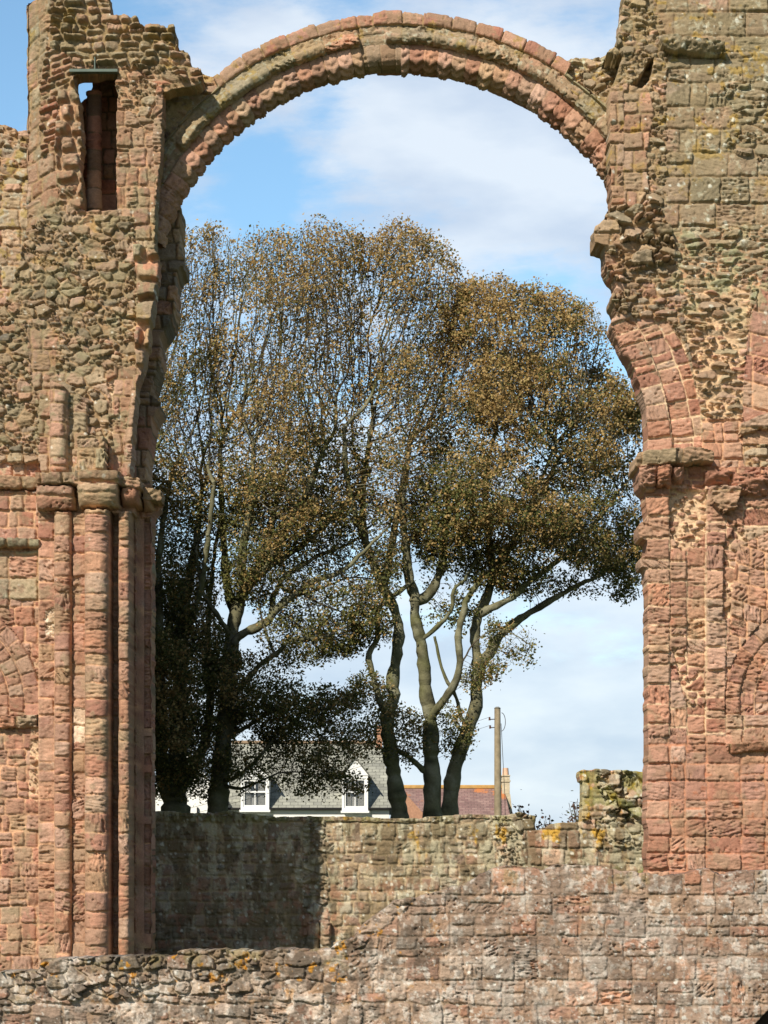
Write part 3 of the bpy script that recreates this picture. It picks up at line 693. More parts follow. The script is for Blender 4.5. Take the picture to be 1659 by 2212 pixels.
# weathering
F.lichen((150,136,104), 60, -.15, .55, 361, lambda u, v: ss(560, 300, v) * (.35 + .65 * ss(1380, 1480, u)))
F.lichen((122,110,84), 50, -.4, .5, 368, lambda u, v: ss(620, 520, v) * (.55 + .45 * ss(1390, 1440, u)))
F.lichen((124,108,82), 40, -.1, .35, 369, lambda u, v: ss(760, 700, v) * ss(480, 560, v))
F.lichen((182,176,150), 14, .24, .6, 362, lambda u, v: ss(780, 500, v) * ss(1390, 1500, u) + .05)
F.lichen((168,138,66), 26, .3, .65, 363, lambda u, v: ss(620, 200, v))
F.lichen((156,156,118), 34, .1, .55, 364, lambda u, v: ss(470, 520, v) * ss(760, 640, v) * ss(1400, 1480, u))
F.lichen((150,132,104), 42, .28, .4, 365)
F.lichen((150,118,92), 46, .0, .4, 370, lambda u, v: ss(1000, 1100, v))
F.lichen((178,104,66), 30, .42, .45, 366, lambda u, v: ss(1500, 1700, v))
F.spots((216,214,196), 22, 5, .3, .75, 367, lambda u, v: ss(1000, 500, v))
OUT = LEFTE + [(1190,200),(1250,250),(1290,310),(1317,370),(1317,454),(1306,460),(1300,470),(1300,480),(1279,494),(1278,531),(1301,533),(1302,575),(1313,596),(1330,618),(1310,650),(1328,674),(1312,704),(1328,728),(1340,756),(1356,784),(1374,833),(1386,880),(1391,975),(1386,982),
       (1358,991),(1358,1017),(1367,1023),(1371,1052),(1386,1066),(1390,1106),(1386,1128),(1368,1132),(1370,1164),(1389,1170),(1388,1200),(1373,1206),(1374,1226),(1388,1230),(1392,1300),(1390,1700),(1390,2186),(1700,2186),(1700,-30)]
F2 = F
SLOT = [(1368,170),(1392,150),(1408,128),(1400,170),(1380,182)]
F.add(F.msk([(1362,184),(1380,170),(1400,135),(1412,122),(1406,170),(1386,192)], 3), lambda u, v: -.55 + 0 * u)
OUT = [(x + (7 if x > 1345 and 740 < y < 2190 and x < 1400 else 3 if y > 400 and x < 1400 else 0), y) for x, y in OUT]
mask = F.msk(OUT, 3.5, 11, seed=6)
# the spandrel lies left of this field: give it its own
RP = empty('crossing_pier', (wx(1500, 45), 45, 0))
tag(RP, 'tall ruined sandstone pier with torn rubble edge and red ashlar base, at the right', 'stone pier')
mask &= ~((U < 1316) & (V < 450) & (np.hypot(U - 865, V - 680) < 655))
F.build(mask, 45.0, .8, 'masonry', STONE, RP)
F = Field(1150, 1330, 90, 470, 2.0)
F.put(F.U > -99, st(('r', 32, 13), GREEN + BUFF, M_OCH, 307, **{**RUBK, 'relief': .09}), base=0)
F.lichen((172,160,126), 60, -.15, .5, 371); F.lichen((186,152,60), 24, .25, .7, 372); F.lichen((196,200,176), 13, .3, .7, 373)
OUT = [(1216,140),(1236,128),(1262,124),(1280,128),(1300,124),(1314,110),(1332,104),(1332,470),(1318,470),(1318,400),(1270,330),(1200,250),(1180,180)]
F.build(F.msk(OUT, 3, 10) & ~(np.hypot(F.U - 865, F.V - 680) < 572), 45.84, .66, 'spandrel', STONE, RP)

# unseen nave wall added behind the left pier, its top shaped to shade trunks
def shade_wall():
    ys = np.arange(52.5, 78., .06); zs = np.arange(0, 24.2, .06)
    prof = [(52.5,9),(55.5,10.5),(56.9,17),(57.6,22.8),(59.3,23.3),(61.4,22.3),(64,20.4),(67.6,18.2),(72.6,15.4),(73.6,17.2),(75,17.2),(77.9,16.0)]  # top outline set by where the shade should end on the trees
    YY, ZZ = np.meshgrid(ys, zs); top = np.interp(YY, [p[0] for p in prof], [p[1] for p in prof]) + .5 * fbm(YY * 1.1, YY * 0, 5, 3)
    h, c = st(('r', 40, 26), BUFF + RUB + PINK[:3], M_TAN, 121, **RUBK)(YY.ravel() * 90, ZZ.ravel() * 90)
    ny, nx = YY.shape; cell = ((ZZ < top)[1:, 1:] & (ZZ < top)[:-1, :-1]); j, i = np.nonzero(cell); a = j * nx + i
    X = -8.05 + h; co = np.stack([X, YY.ravel(), ZZ.ravel()], 1); q = np.stack([a, a + 1, a + nx + 1, a + nx], 1)
    vid, inv = np.unique(q, return_inverse=True)
    link('shade_wall', mesh_np('shade_wall', co[vid], inv.reshape(-1, 4), c[vid]), STONE, FW)
    f = [(-8.07, 52.5, 0), (-8.07, 77.9, 0)] + [(-8.07, y, z - .35) for y, z in prof[::-1]]; b = [(-8.72, y, z) for _, y, z in f]
    me = bpy.data.meshes.new('shade_wall_core'); n = len(f)
    me.from_pydata(f + b, [], [tuple(range(n)), tuple(range(2 * n - 1, n - 1, -1))] + [(i, i + n, (i + 1) % n + n, (i + 1) % n) for i in range(n)])
    link('shade_wall_core', me, plain('rubble_core', (150, 128, 100), .95, .3, 3, .6), FW)
# ================================================================ REAR PRECINCT WALL
DB = 51.0
F = Field(290, 1420, 1650, 2160, 2.0); U, V = F.U, F.V
F.put(U > -99, st(('c', (22, 31), (22, 42), dict(wob=4, split=.12)), BACK, (172,150,118), 401, edge=3, relief=.035, base=.008, rough=.022, cam=.02, carve=.05))
F.put(V < 1806, st(('c', (26, 34), (22, 40), dict(wob=4, split=.1)), BACK + GREEN[:3], (172,150,118), 402, edge=3, relief=.04, base=.01, rough=.022, cam=.02))
F.put([(1060,1750),(1165,1750),(1165,1790),(1130,1900),(1080,1890)], st(('r', 20, 15), RUBD, M_GREY, 403, **RUBK))
F.put([(655,1760),(700,1760),(712,2040),(655,2040)], st(('r', 24, 17), BACK + RUBD, M_GREY, 404, **RUBK))
F.put([(1130,1770),(1290,1770),(1290,1900),(1120,1900)], st(('c', (36, 48), (36, 54), dict(wob=3)), BACK + PINK[:3], M_GREY, 405, **ASH), base=.03)
F.put([(1245,1650),(1400,1650),(1400,1772),(1245,1772)], st(('r', 32, 20), RUB + GREEN, M_OCH, 406, **{**RUBK, 'relief': .2}))
F.put([(1250,1650),(1284,1650),(1290,1700),(1310,1740),(1310,1765),(1250,1765)], st(('c', (26, 36), (40, 60), dict(rr=7)), PINK + BUFF, M_OCH, 407, **ASH), base=.06)
F.put([(1285,1770),(1400,1770),(1400,1830),(1285,1830)], st(('r', 26, 18), RUB + GREEN, M_OCH, 408, **RUBK))
for x0, x1 in ((663, 690), (692, 716)):
    mm = (U >= x0) & (U < x1) & (V > 1992); F.put(mm, st(('c', (40, 50), (200, 220), dict(keep=[x0 - 1, x1 + 1])), BACK, M_GREY, 409 + x0, **ASH), base=half(x0, x1, .14, .05)); F.name(mm, 'half_column')
F.lichen((186,146,54), 30, .2, .8, 411, lambda u, v: ss(1880, 1800, v) * ss(640, 760, u) + .1, sy=1.4)
F.lichen((206,204,180), 15, .1, .5, 412, lambda u, v: .7 + 0 * u, sy=1.8)
F.lichen((62,58,48), 14, .28, .5, 418)
F.lichen((120,122,60), 40, .0, .7, 413, lambda u, v: np.maximum(ss(1300, 1340, u) * ss(1780, 1800, v), ss(1790, 1765, v) * .9))
F.lichen((100,88,64), 36, .0, .6, 414, sy=2.4)
F.lichen((188,180,150), 20, .1, .5, 417, lambda u, v: ss(2000, 1850, v), sy=2.5)
F.lichen((160,112,88), 30, .2, .5, 415, lambda u, v: ss(1840, 1940, v))
F.spots((214,212,194), 15, 4, .35, .7, 416)
OUT = [(290,1752),(340,1750),(420,1756),(500,1752),(600,1764),(700,1762),(800,1766),(900,1768),(960,1760),(1010,1758),(1090,1762),(1120,1754),(1156,1760),(1158,1792),(1180,1786),(1196,1776),(1256,1774),(1258,1690),(1250,1688),(1250,1664),(1290,1661),(1340,1664),(1420,1668),(1420,2156),(290,2156)]
mask = F.msk(OUT, 3.5, 9, seed=8)
BW = empty('precinct_wall', (wx(800, DB), DB, 0))
tag(BW, 'long lichened stone wall crossing behind the arch, with a taller stub at its right end', 'stone wall')
F.build(mask, DB, .7, 'masonry', STONE, BW)
# mossy capping of the wall: a rough rubble top
def wall_top(name, D, T, pts, mat, parent, seed, pal, amp=.07):
    """uneven capping sheet over the wall thickness"""
    k = FOC / D; us = np.arange(pts[0][0], pts[-1][0], 3.); ts = np.linspace(-.06, T + .05, 14)
    UU, TT = np.meshgrid(us, ts); top = np.interp(UU, [p[0] for p in pts], [p[1] for p in pts])
    prof = np.sin(np.clip((TT + .06) / (T + .11), 0, 1) * math.pi) ** .5
    h, c = st(('r', 26, 20), pal, M_GREY, seed, **RUBK)(UU.ravel(), TT.ravel() * k)
    z = EYE + (HV - top.ravel()) / k + (prof.ravel() - .9) * amp + (h - .1) * .6 * prof.ravel() + .03 * fbm(UU.ravel() / 12, TT.ravel() * 8, seed + 1, 3)
    Y = D + TT.ravel(); X = (UU.ravel() - UC) / k
    n = len(us); a = (np.arange(len(ts) - 1)[:, None] * n + np.arange(n - 1)[None]).ravel()
    return link(name, mesh_np(name, np.stack([X, Y, z], 1), np.stack([a, a + 1, a + n + 1, a + n], 1), c), mat, parent)
wall_top('capping', DB, .7, [(296,1753),(420,1758),(500,1754),(600,1766),(800,1768),(900,1770),(1010,1760),(1090,1764),(1150,1760)], STONE, BW, 421, [(116,112,62),(130,118,76),(96,92,56),(140,122,90)])

# ================================================================ FOREGROUND WALL
DA = 35.0
F = Field(-16, 1676, 1850, 2276, 2.0); U, V = F.U, F.V
F.put(U > -99, st(('r', 46, 30, dict(jit=.7)), FORE + BACK[:2], (156,132,108), 501, edge=2.6, relief=.05, base=.014, rough=.016, cam=.01, carve=.02, mw=1.8))
F.put([(980,1850),(1700,1850),(1700,2300),(700,2300),(730,2080),(860,1980)], st(('c', (42, 60), (44, 90), dict(wob=3.5, rr=5, split=.3)), FORE + PINK[:1], (152,126,104), 502, edge=2.2, relief=.028, base=.01, rough=.012, cam=.006, carve=.05, mw=1.6))
F.put([(-20,2160),(1010,2140),(1010,2300),(-20,2300)], st(('c', (44, 60), (50, 90), dict(wob=6, rr=8, split=.3)), FORE + [(180,152,130),(170,144,124)], (156,132,108), 503, edge=2.4, relief=.045, base=.012, rough=.016, cam=.006, mw=1.6))
F.put([(-20,2040),(560,2040),(560,2140),(-20,2170)], st(('r', 38, 26), RUBD + FORE, M_GREY, 504, **{**RUBK, 'mw': 1.4, 'carve': .05}))
F.lichen((204,184,164), 46, .12, .7, 511, lambda u, v: .15 + .85 * ss(2020, 2150, v) * ss(1200, 900, u) + .3 * ss(1500, 1600, u))
F.lichen((192,176,158), 30, .18, .45, 512)
F.lichen((206,196,182), 12, .2, .65, 520, sy=1.3)
F.lichen((186,178,166), 80, .1, .5, 523)
F.lichen((112,92,76), 60, .1, .45, 524)
F.lichen((70,62,54), 16, .3, .55, 521)
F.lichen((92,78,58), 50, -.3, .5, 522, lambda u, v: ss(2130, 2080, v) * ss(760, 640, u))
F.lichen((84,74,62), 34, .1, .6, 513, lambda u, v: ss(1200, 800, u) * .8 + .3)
F.lichen((146,134,120), 60, -.05, .12, 519)
F.lichen((188,132,48), 24, .38, .85, 514, lambda u, v: ss(2190, 2080, v) * ss(1000, 800, u) + .12)
F.lichen((126,114,72), 50, .2, .5, 515, lambda u, v: ss(1960, 1880, v) + ss(2120, 2060, v) * ss(900, 700, u))
F.lichen((166,116,90), 40, .34, .45, 516, lambda u, v: ss(1000, 1100, u))
F.spots((214,210,198), 20, 5, .3, .7, 517, lambda u, v: .4 + .8 * ss(-.1, .3, fbm(u / 80, v / 60, 5, 2)))
F.spots((214,210,198), 9, 2.2, .18, .6, 518)
F.put(F.msk([(1630,2212),(1652,2190),(1662,2180),(1700,2150),(1700,2290),(1620,2290)], 1), lambda u, v: (0 * u - .2, np.tile(lin((60,48,40)), (len(u), 1))))
TOPA = [(-16,2100),(80,2096),(92,2072),(220,2066),(300,2064),(380,2066),(384,2052),(470,2050),(580,2054),(600,2048),(664,2052),(712,2050),(724,2036),(764,2026),(790,1990),(832,1962),(850,1944),(900,1938),(960,1920),(1005,1908),(1040,1888),(1078,1870),(1150,1872),(1172,1882),(1200,1868),(1280,1868),(1330,1878),(1390,1884),(1440,1892),(1500,1882),(1524,1874),(1556,1890),(1600,1880),(1676,1878)]
TOPA = [p for p in TOPA]
mask = F.msk(TOPA + [(1676,2272),(-16,2272)], 3.5, 10, seed=9)
AW = empty('low_wall', (wx(800, DA), DA, 0))
tag(AW, 'low mottled stone wall across the foreground, stepping up towards the right', 'stone wall')
F.build(mask, DA, .8, 'masonry', STONE, AW)

# ================================================================ TREES
DT = 78.0; KT = FOC / DT
def P3(u, v, y=0.): return np.array([(u - UC) / KT, DT + y, EYE + (HV - v) / KT])
def leaf_mat():
    m, nt, b = mat_new('leaf'); N, Lk = nt.nodes, nt.links
    at = N.new('ShaderNodeAttribute'); at.attribute_name = 'Col'; Lk.new(at.outputs['Color'], b.inputs['Base Color'])
    b.inputs['Roughness'].default_value = .6; b.inputs['Specular IOR Level'].default_value = .25
    tr = N.new('ShaderNodeBsdfTranslucent'); Lk.new(at.outputs['Color'], tr.inputs['Color'])
    mx = N.new('ShaderNodeMixShader'); mx.inputs[0].default_value = .32; Lk.new(b.outputs[0], mx.inputs[1]); Lk.new(tr.outputs[0], mx.inputs[2])
    Lk.new(mx.outputs[0], N['Material Output'].inputs['Surface']); return m
LEAF = leaf_mat(); BARK = stone_mat('bark', 1., 3)

def make_tree(label, limbs, envs, seed, leafn, root_uv):
    rng = np.random.RandomState(seed)
    limbs = [(nm, pa, [p for p in pts if p[1] > 930] if len([p for p in pts if p[1] > 930]) > 1 else pts, a, max(b, 9) if min(p[1] for p in pts) < 930 else b) for nm, pa, pts, a, b in limbs]
    pos = []; par = []; rad = []; names = {}
    step = .165
    for nm, parent, pts, w0, w1 in limbs:
        pts = [P3(*p) for p in pts]
        if parent is None: last = -1
        else:
            ids = names[parent]; q = min(ids, key=lambda i: np.linalg.norm(pos[i] - pts[0])); last = q
            pts = [pos[q]] + pts[1:]
        # catmull-rom through the points
        ids = []; tot = sum(np.linalg.norm(pts[i + 1] - pts[i]) for i in range(len(pts) - 1)); run = 0
        for i in range(len(pts) - 1):
            p0 = pts[max(i - 1, 0)]; p1 = pts[i]; p2 = pts[i + 1]; p3 = pts[min(i + 2, len(pts) - 1)]
            L = np.linalg.norm(p2 - p1); n = max(1, int(L / step))
            for j in range((0 if (i == 0 and parent is None) else 1), n + 1):
                t = j / n
                p = .5 * ((2 * p1) + (-p0 + p2) * t + (2 * p0 - 5 * p1 + 4 * p2 - p3) * t * t + (-p0 + 3 * p1 - 3 * p2 + p3) * t ** 3)
                f = (run + L * t) / tot
                pos.append(p + rng.normal(0, .012, 3)); par.append(last); rad.append((w0 + (w1 - w0) * f) / 2 / KT * (1 + .25 * max(0, .12 - f) / .12 * (parent is None))); last = len(pos) - 1; ids.append(last)
            run += L
        names[nm] = ids
    nman = len(pos)
    # attractors
    A = []
    for poly, dens, W, yc in envs:
        p = np.array(poly, float); x0, y0 = p.min(0); x1, y1 = p.max(0)
        n = int((x1 - x0) * (y1 - y0) / KT ** 2 * dens * 9)
        u = rng.uniform(x0, x1, n); v = rng.uniform(y0, y1, n)
        # distance to outline
        d = np.full(n, 1e9)
        for i in range(len(p)):
            a, b = p[i], p[(i + 1) % len(p)]; ab = b - a; t = np.clip(((u - a[0]) * ab[0] + (v - a[1]) * ab[1]) / (ab @ ab + 1e-9), 0, 1)
            d = np.minimum(d, np.hypot(u - a[0] - ab[0] * t, v - a[1] - ab[1] * t))
        jag = (10 + 16 * fbm(u / 28, v / 28, seed + 7, 3)) * (1 if W > 2 else .35)
        k = inpoly(u, v, poly) & (d > jag)
        u, v, d = u[k], v[k], d[k]
        w = np.minimum(W, .5 + d / KT * 1.3)
        yy = yc + rng.uniform(-1, 1, len(u)) * w
        # clumps and holes
        cl = fbm(u / 60 + yy * .8, v / 60 + yy * .5, seed + 9, 2)
        k = cl > -.42 + .3 * rng.rand(len(u))
        A.append(np.stack([(u - UC) / KT, DT + yy, EYE + (HV - v) / KT], 1)[k])
    A = np.concatenate(A).astype(np.float32)
    pos_ = np.array(pos, np.float32); cap = 200000
    Pn = np.zeros((cap, 3), np.float32); Pn[:nman] = pos_; PA = np.full(cap, -1); PA[:nman] = par; n = nman
    near = np.zeros(len(A), int); nd = np.full(len(A), 1e9, np.float32); alive = np.ones(len(A), bool)
    def upd(i0, i1):
        ids = np.nonzero(alive)[0]
        for c in range(i0, i1, 256):
            q = Pn[c:min(c + 256, i1)]
            dm = ((A[ids][:, None] - q[None]) ** 2).sum(2); j = dm.argmin(1); m = dm[np.arange(len(ids)), j]
            b = m < nd[ids]; nd[ids[b]] = m[b]; near[ids[b]] = c + j[b]
    upd(max(0, 0), n)
    nch = np.zeros(cap, int)
    tips0 = n
    for it in range(300):
        act = np.nonzero(alive & (nd < 1.3 ** 2))[0]
        if len(act) < 3: act = np.nonzero(alive & (nd < 5.5 ** 2))[0]
        if len(act) == 0: break
        D_ = A[act] - Pn[near[act]]; D_ /= np.linalg.norm(D_, axis=1)[:, None] + 1e-6
        S_ = np.zeros((n, 3), np.float32); np.add.at(S_, near[act], D_)
        g = np.unique(near[act]); g = g[nch[g] < 3]
        if len(g) == 0: break
        d = S_[g]; d /= np.linalg.norm(d, axis=1)[:, None] + 1e-6
        d += rng.normal(0, .27, d.shape); d[:, 2] += .02
        # keep some of the parent's heading
        pp = PA[g]; hd = Pn[g] - Pn[np.maximum(pp, 0)]; hd /= np.linalg.norm(hd, axis=1)[:, None] + 1e-6
        d += .38 * hd * (nch[g] == 0)[:, None]
        d /= np.linalg.norm(d, axis=1)[:, None] + 1e-6
        m = len(g)
        if n + m > cap: break
        Pn[n:n + m] = Pn[g] + d * step; PA[n:n + m] = g; nch[g] += 1
        upd(n, n + m); n += m
        alive &= nd > .165 ** 2
    Pn = Pn[:n].astype(float); PA = PA[:n]
    # pipe model
    acc = np.zeros(n); e = 2.45; tip = .0068; rr = np.zeros(n); r0 = np.zeros(n); r0[:nman] = rad
    big = np.full(n, -1); bigr = np.zeros(n)
    for i in range(n - 1, -1, -1):
        rr[i] = max(acc[i] ** (1 / e) if acc[i] > 0 else tip, r0[i], tip)
        if i < nman: rr[i] = r0[i] if r0[i] > 0 else rr[i]
        q = PA[i]
        if q >= 0:
            acc[q] += rr[i] ** e
            if rr[i] > bigr[q]: bigr[q] = rr[i]; big[q] = i
    for i in range(nman, n):          # a branch is never thicker than what carries it
        rr[i] = min(rr[i], rr[PA[i]] * .96 + .0005)
        if big[PA[i]] == i and rr[PA[i]] > .02: rr[i] = max(rr[i], rr[PA[i]] * .955)
    rr[:nman] *= 1 + .13 * rng.randn(nman) * (np.array(rad) > .06) * .5 + .1 * np.sin(np.arange(nman) * .9 + rng.rand() * 6) * (np.array(rad) > .05)
    # relax grown nodes
    for _ in range(2):
        Q = Pn.copy(); k = np.arange(nman, n); k = k[big[k] >= 0]
        Q[k] = .5 * Pn[k] + .25 * (Pn[PA[k]] + Pn[big[k]]); Pn = Q
    par_ = PA
    # rings
    dirn = np.zeros((n, 3)); k = np.nonzero(par_ >= 0)[0]; dirn[k] = Pn[k] - Pn[par_[k]]
    kk = np.nonzero(big >= 0)[0]; dirn[kk] += Pn[big[kk]] - Pn[kk]; dirn /= np.linalg.norm(dirn, axis=1)[:, None] + 1e-9
    def ring(c, d, r, ns):
        a = np.cross(d, np.array([.13, 1, .09])); a /= np.linalg.norm(a, axis=1)[:, None] + 1e-9; b = np.cross(d, a)
        t = np.linspace(0, 2 * math.pi, ns, endpoint=False)
        wob = 1.0
        return c[:, None] + r[:, None, None] * (np.cos(t)[None, :, None] * a[:, None] + np.sin(t)[None, :, None] * b[:, None])
    def tubes(sel, ns, name, col, parent, mat):
        ch = sel; pa = par_[sel]; main = big[pa] == ch
        dc = dirn[ch]; seg = Pn[ch] - Pn[pa]; seg /= np.linalg.norm(seg, axis=1)[:, None] + 1e-9
        ds = np.where(main[:, None], dirn[pa], seg); rs = np.where(main, np.minimum(rr[pa], rr[ch] * 1.5), rr[ch] * 1.15)
        R0 = ring(Pn[pa], ds, rs, ns); R1 = ring(Pn[ch], dc, rr[ch], ns)
        m = len(ch); co = np.concatenate([R0.reshape(-1, 3), R1.reshape(-1, 3)])
        i = np.arange(m)[:, None] * ns; j = np.arange(ns)[None]; j2 = (j + 1) % ns
        f = np.stack([i + j, i + j2, m * ns + i + j2, m * ns + i + j], -1).reshape(-1, 4)
        c = np.tile(lin(col), (len(co), 1)) * (1 + .35 * fbm(co[:, 0] * 2.2, co[:, 2] * 1.6, seed + 3, 4))[:, None]
        mo = ss(-.05, .35, fbm(co[:, 0] * 1.1 + 5, co[:, 2] * .9, seed + 4, 3))[:, None] * .6
        c = c * (1 - mo) + lin((92, 94, 54)) * mo
        pa_ = ss(.1, .3, fbm(co[:, 0] * 4 + co[:, 1] * 3, co[:, 2] * 3, seed + 6, 4))[:, None] * .5
        c = c * (1 - pa_) + lin((150, 148, 124)) * pa_
        dk = ss(.2, .4, fbm(co[:, 0] * 2.5, co[:, 2] * 5, seed + 8, 3))[:, None] * .5; c = c * (1 - dk)
        return link(name, mesh_np(name, co, f[:, ::-1], c), mat, parent)
    T = empty('tree', tuple(P3(root_uv[0], 2066, limbs[0][2][0][2] if len(limbs[0][2][0]) > 2 else 0) * np.array([1, 1, 0])))
    tag(T, label, 'tree', 'sycamore trees standing behind the precinct wall')
    tk = np.zeros(n, bool)
    for i in range(n): tk[i] = par_[i] < 0 or (tk[par_[i]] and rr[i] > .045)
    thick = np.nonzero((par_ >= 0) & tk)[0]; thin = np.nonzero((par_ >= 0) & ~tk)[0]
    tubes(thick, 10, 'trunk', (112, 108, 82), T, BARK)
    tubes(thin, 3, 'twigs', (92, 82, 66), T, BARK)
    # leaves
    tw = np.nonzero((rr < .0145) & (np.arange(n) >= nman))[0]
    tipm = big[tw] < 0
    u = UC + Pn[tw, 0] / (DT / FOC * 1.0); v = HV - (Pn[tw, 2] - EYE) * KT
    cnt = leafn(u, v, tipm, rng, Pn[tw])
    src = np.repeat(tw, cnt); m = len(src)
    c0 = Pn[src] + rng.normal(0, .12, (m, 3)); s = .025 + .038 * rng.rand(m) ** 1.4
    uu = UC + c0[:, 0] * KT; vv = HV - (c0[:, 2] - EYE) * KT
    nr = rng.normal(0, 1, (m, 3)); nr += np.array([-.45, -.8, .75]); nr /= np.linalg.norm(nr, axis=1)[:, None]
    a = np.cross(nr, rng.normal(0, 1, (m, 3))); a /= np.linalg.norm(a, axis=1)[:, None]; b = np.cross(nr, a)
    sc_ = s[:, None]
    q = [c0 - a * sc_, c0 - b * sc_ * .8 + nr * sc_ * .25 + a * sc_ * .15, c0 + a * sc_ * 1.15, c0 + b * sc_ * .8 + nr * sc_ * .25 + a * sc_ * .15]
    co = np.stack(q, 1).reshape(-1, 3); f = np.arange(m * 4).reshape(-1, 4)
    br = np.clip(ss(1350, 600, vv) * .66 + .08 + .5 * fbm(uu / 50, vv / 40 + c0[:, 1], seed + 12, 2) - .12 * (c0[:, 1] - DT), 0.03, .97)
    brown = rng.rand(m) < br
    PB = np.array([lin(x) for x in [(156,130,84),(166,142,94),(142,114,70),(148,132,84),(132,110,70),(174,152,108)]]); PG = np.array([lin(x) for x in [(100,100,56),(82,88,48),(116,110,62),(72,80,44),(92,94,52)]])
    c = np.where(brown[:, None], PB[rng.randint(0, len(PB), m)], PG[rng.randint(0, len(PG), m)]) * rng.uniform(.95, 1.35, (m, 1)) * np.array([1.04, 1.0, .9])
    link('foliage', mesh_np('foliage', co, f, np.repeat(c, 4, 0), False), LEAF, T)
    return T

def leafy(u, v, tip, rng, p):
    n = len(u)
    cl = .6 * fbm(u / 75 + p[:, 1] * .6, v / 48 - p[:, 1] * .5, 7, 2) + .55 * fbm(u / 30 + p[:, 1], v / 24 - p[:, 1] * .7, 8, 2)
    d = np.where(v < 930, .38 + .6 * ss(960, 1010, u), .9)
    d = np.where(v >= 930, .28 + .42 * ss(930, 1150, v) + .5 * ss(900, 1010, u), d); d = np.where((v > 1350) & (u < 480), 1.2, d); d = np.where((v > 1330) & (u >= 480), 1.15, d)
    d = d * np.clip(1 + 2.7 * cl, .03, 2.8)
    c = d * np.where(tip, 17, 3.2) * rng.uniform(.3, 1.6, n)
    return np.floor(c + rng.rand(n)).astype(int)

EA = [([(240,600),(330,510),(392,490),(432,484),(478,500),(500,640),(486,900),(460,1200),(474,1330),(520,1400),(530,1560),(500,1690),(440,1740),(330,1735),(250,1700),(230,1000)], 70, 3.2, 0)]
make_tree('leftmost tree, dark and leafy, its leaning trunks close beside the left pier',
 [('a', None, [(382,1800,0),(380,1743,0),(384,1566,.3),(391,1388,.2),(404,1280,-.2),(420,1200,0),(432,1068,.4),(430,900,.3),(424,740,.2)], 56, 7),
  ('b', 'a', [(374,1740,0),(355,1680,-.3),(350,1459,-.6),(348,1246,-.9),(356,1150,-.9),(373,1050,-1),(380,860,-1.1),(372,680,-1)], 34, 6),
  ('c', 'a', [(384,1690,0),(410,1660,.3),(438,1600,.8),(450,1500,1),(444,1380,1),(450,1240,1.4),(470,1100,1.4)], 24, 6),
  ('d', 'b', [(350,1460,-.6),(326,1340,-1.2),(312,1200,-1.5),(318,1000,-1.8),(330,800,-1.6)], 18, 5),
  ('e', 'a', [(391,1388,0),(432,1300,-.8),(452,1200,-1.2),(470,1060,-1.6),(474,900,-1.8)], 16, 5)],
 EA, 31, leafy, (382,))
EB = [([(426,492),(500,490),(560,480),(640,492),(668,470),(702,464),(762,478),(800,505),(800,700),(790,1000),(800,1180),(760,1250),(640,1300),(560,1310),(470,1290),(436,1000)], 62, 3.6, 0),
      ([(560,1250),(790,1180),(880,1230),(830,1340),(780,1410),(700,1430),(620,1450),(560,1400)], 24, 1.8, -.3),
      ([(520,1600),(800,1560),(806,1700),(780,1722),(520,1722)], 8, 1.2, -1.4), ([(440,1420),(560,1420),(640,1420),(650,1460),(720,1490),(790,1510),(790,1570),(760,1640),(740,1690),(600,1700),(500,1690),(450,1600)], 28, 1.6, -.8)]
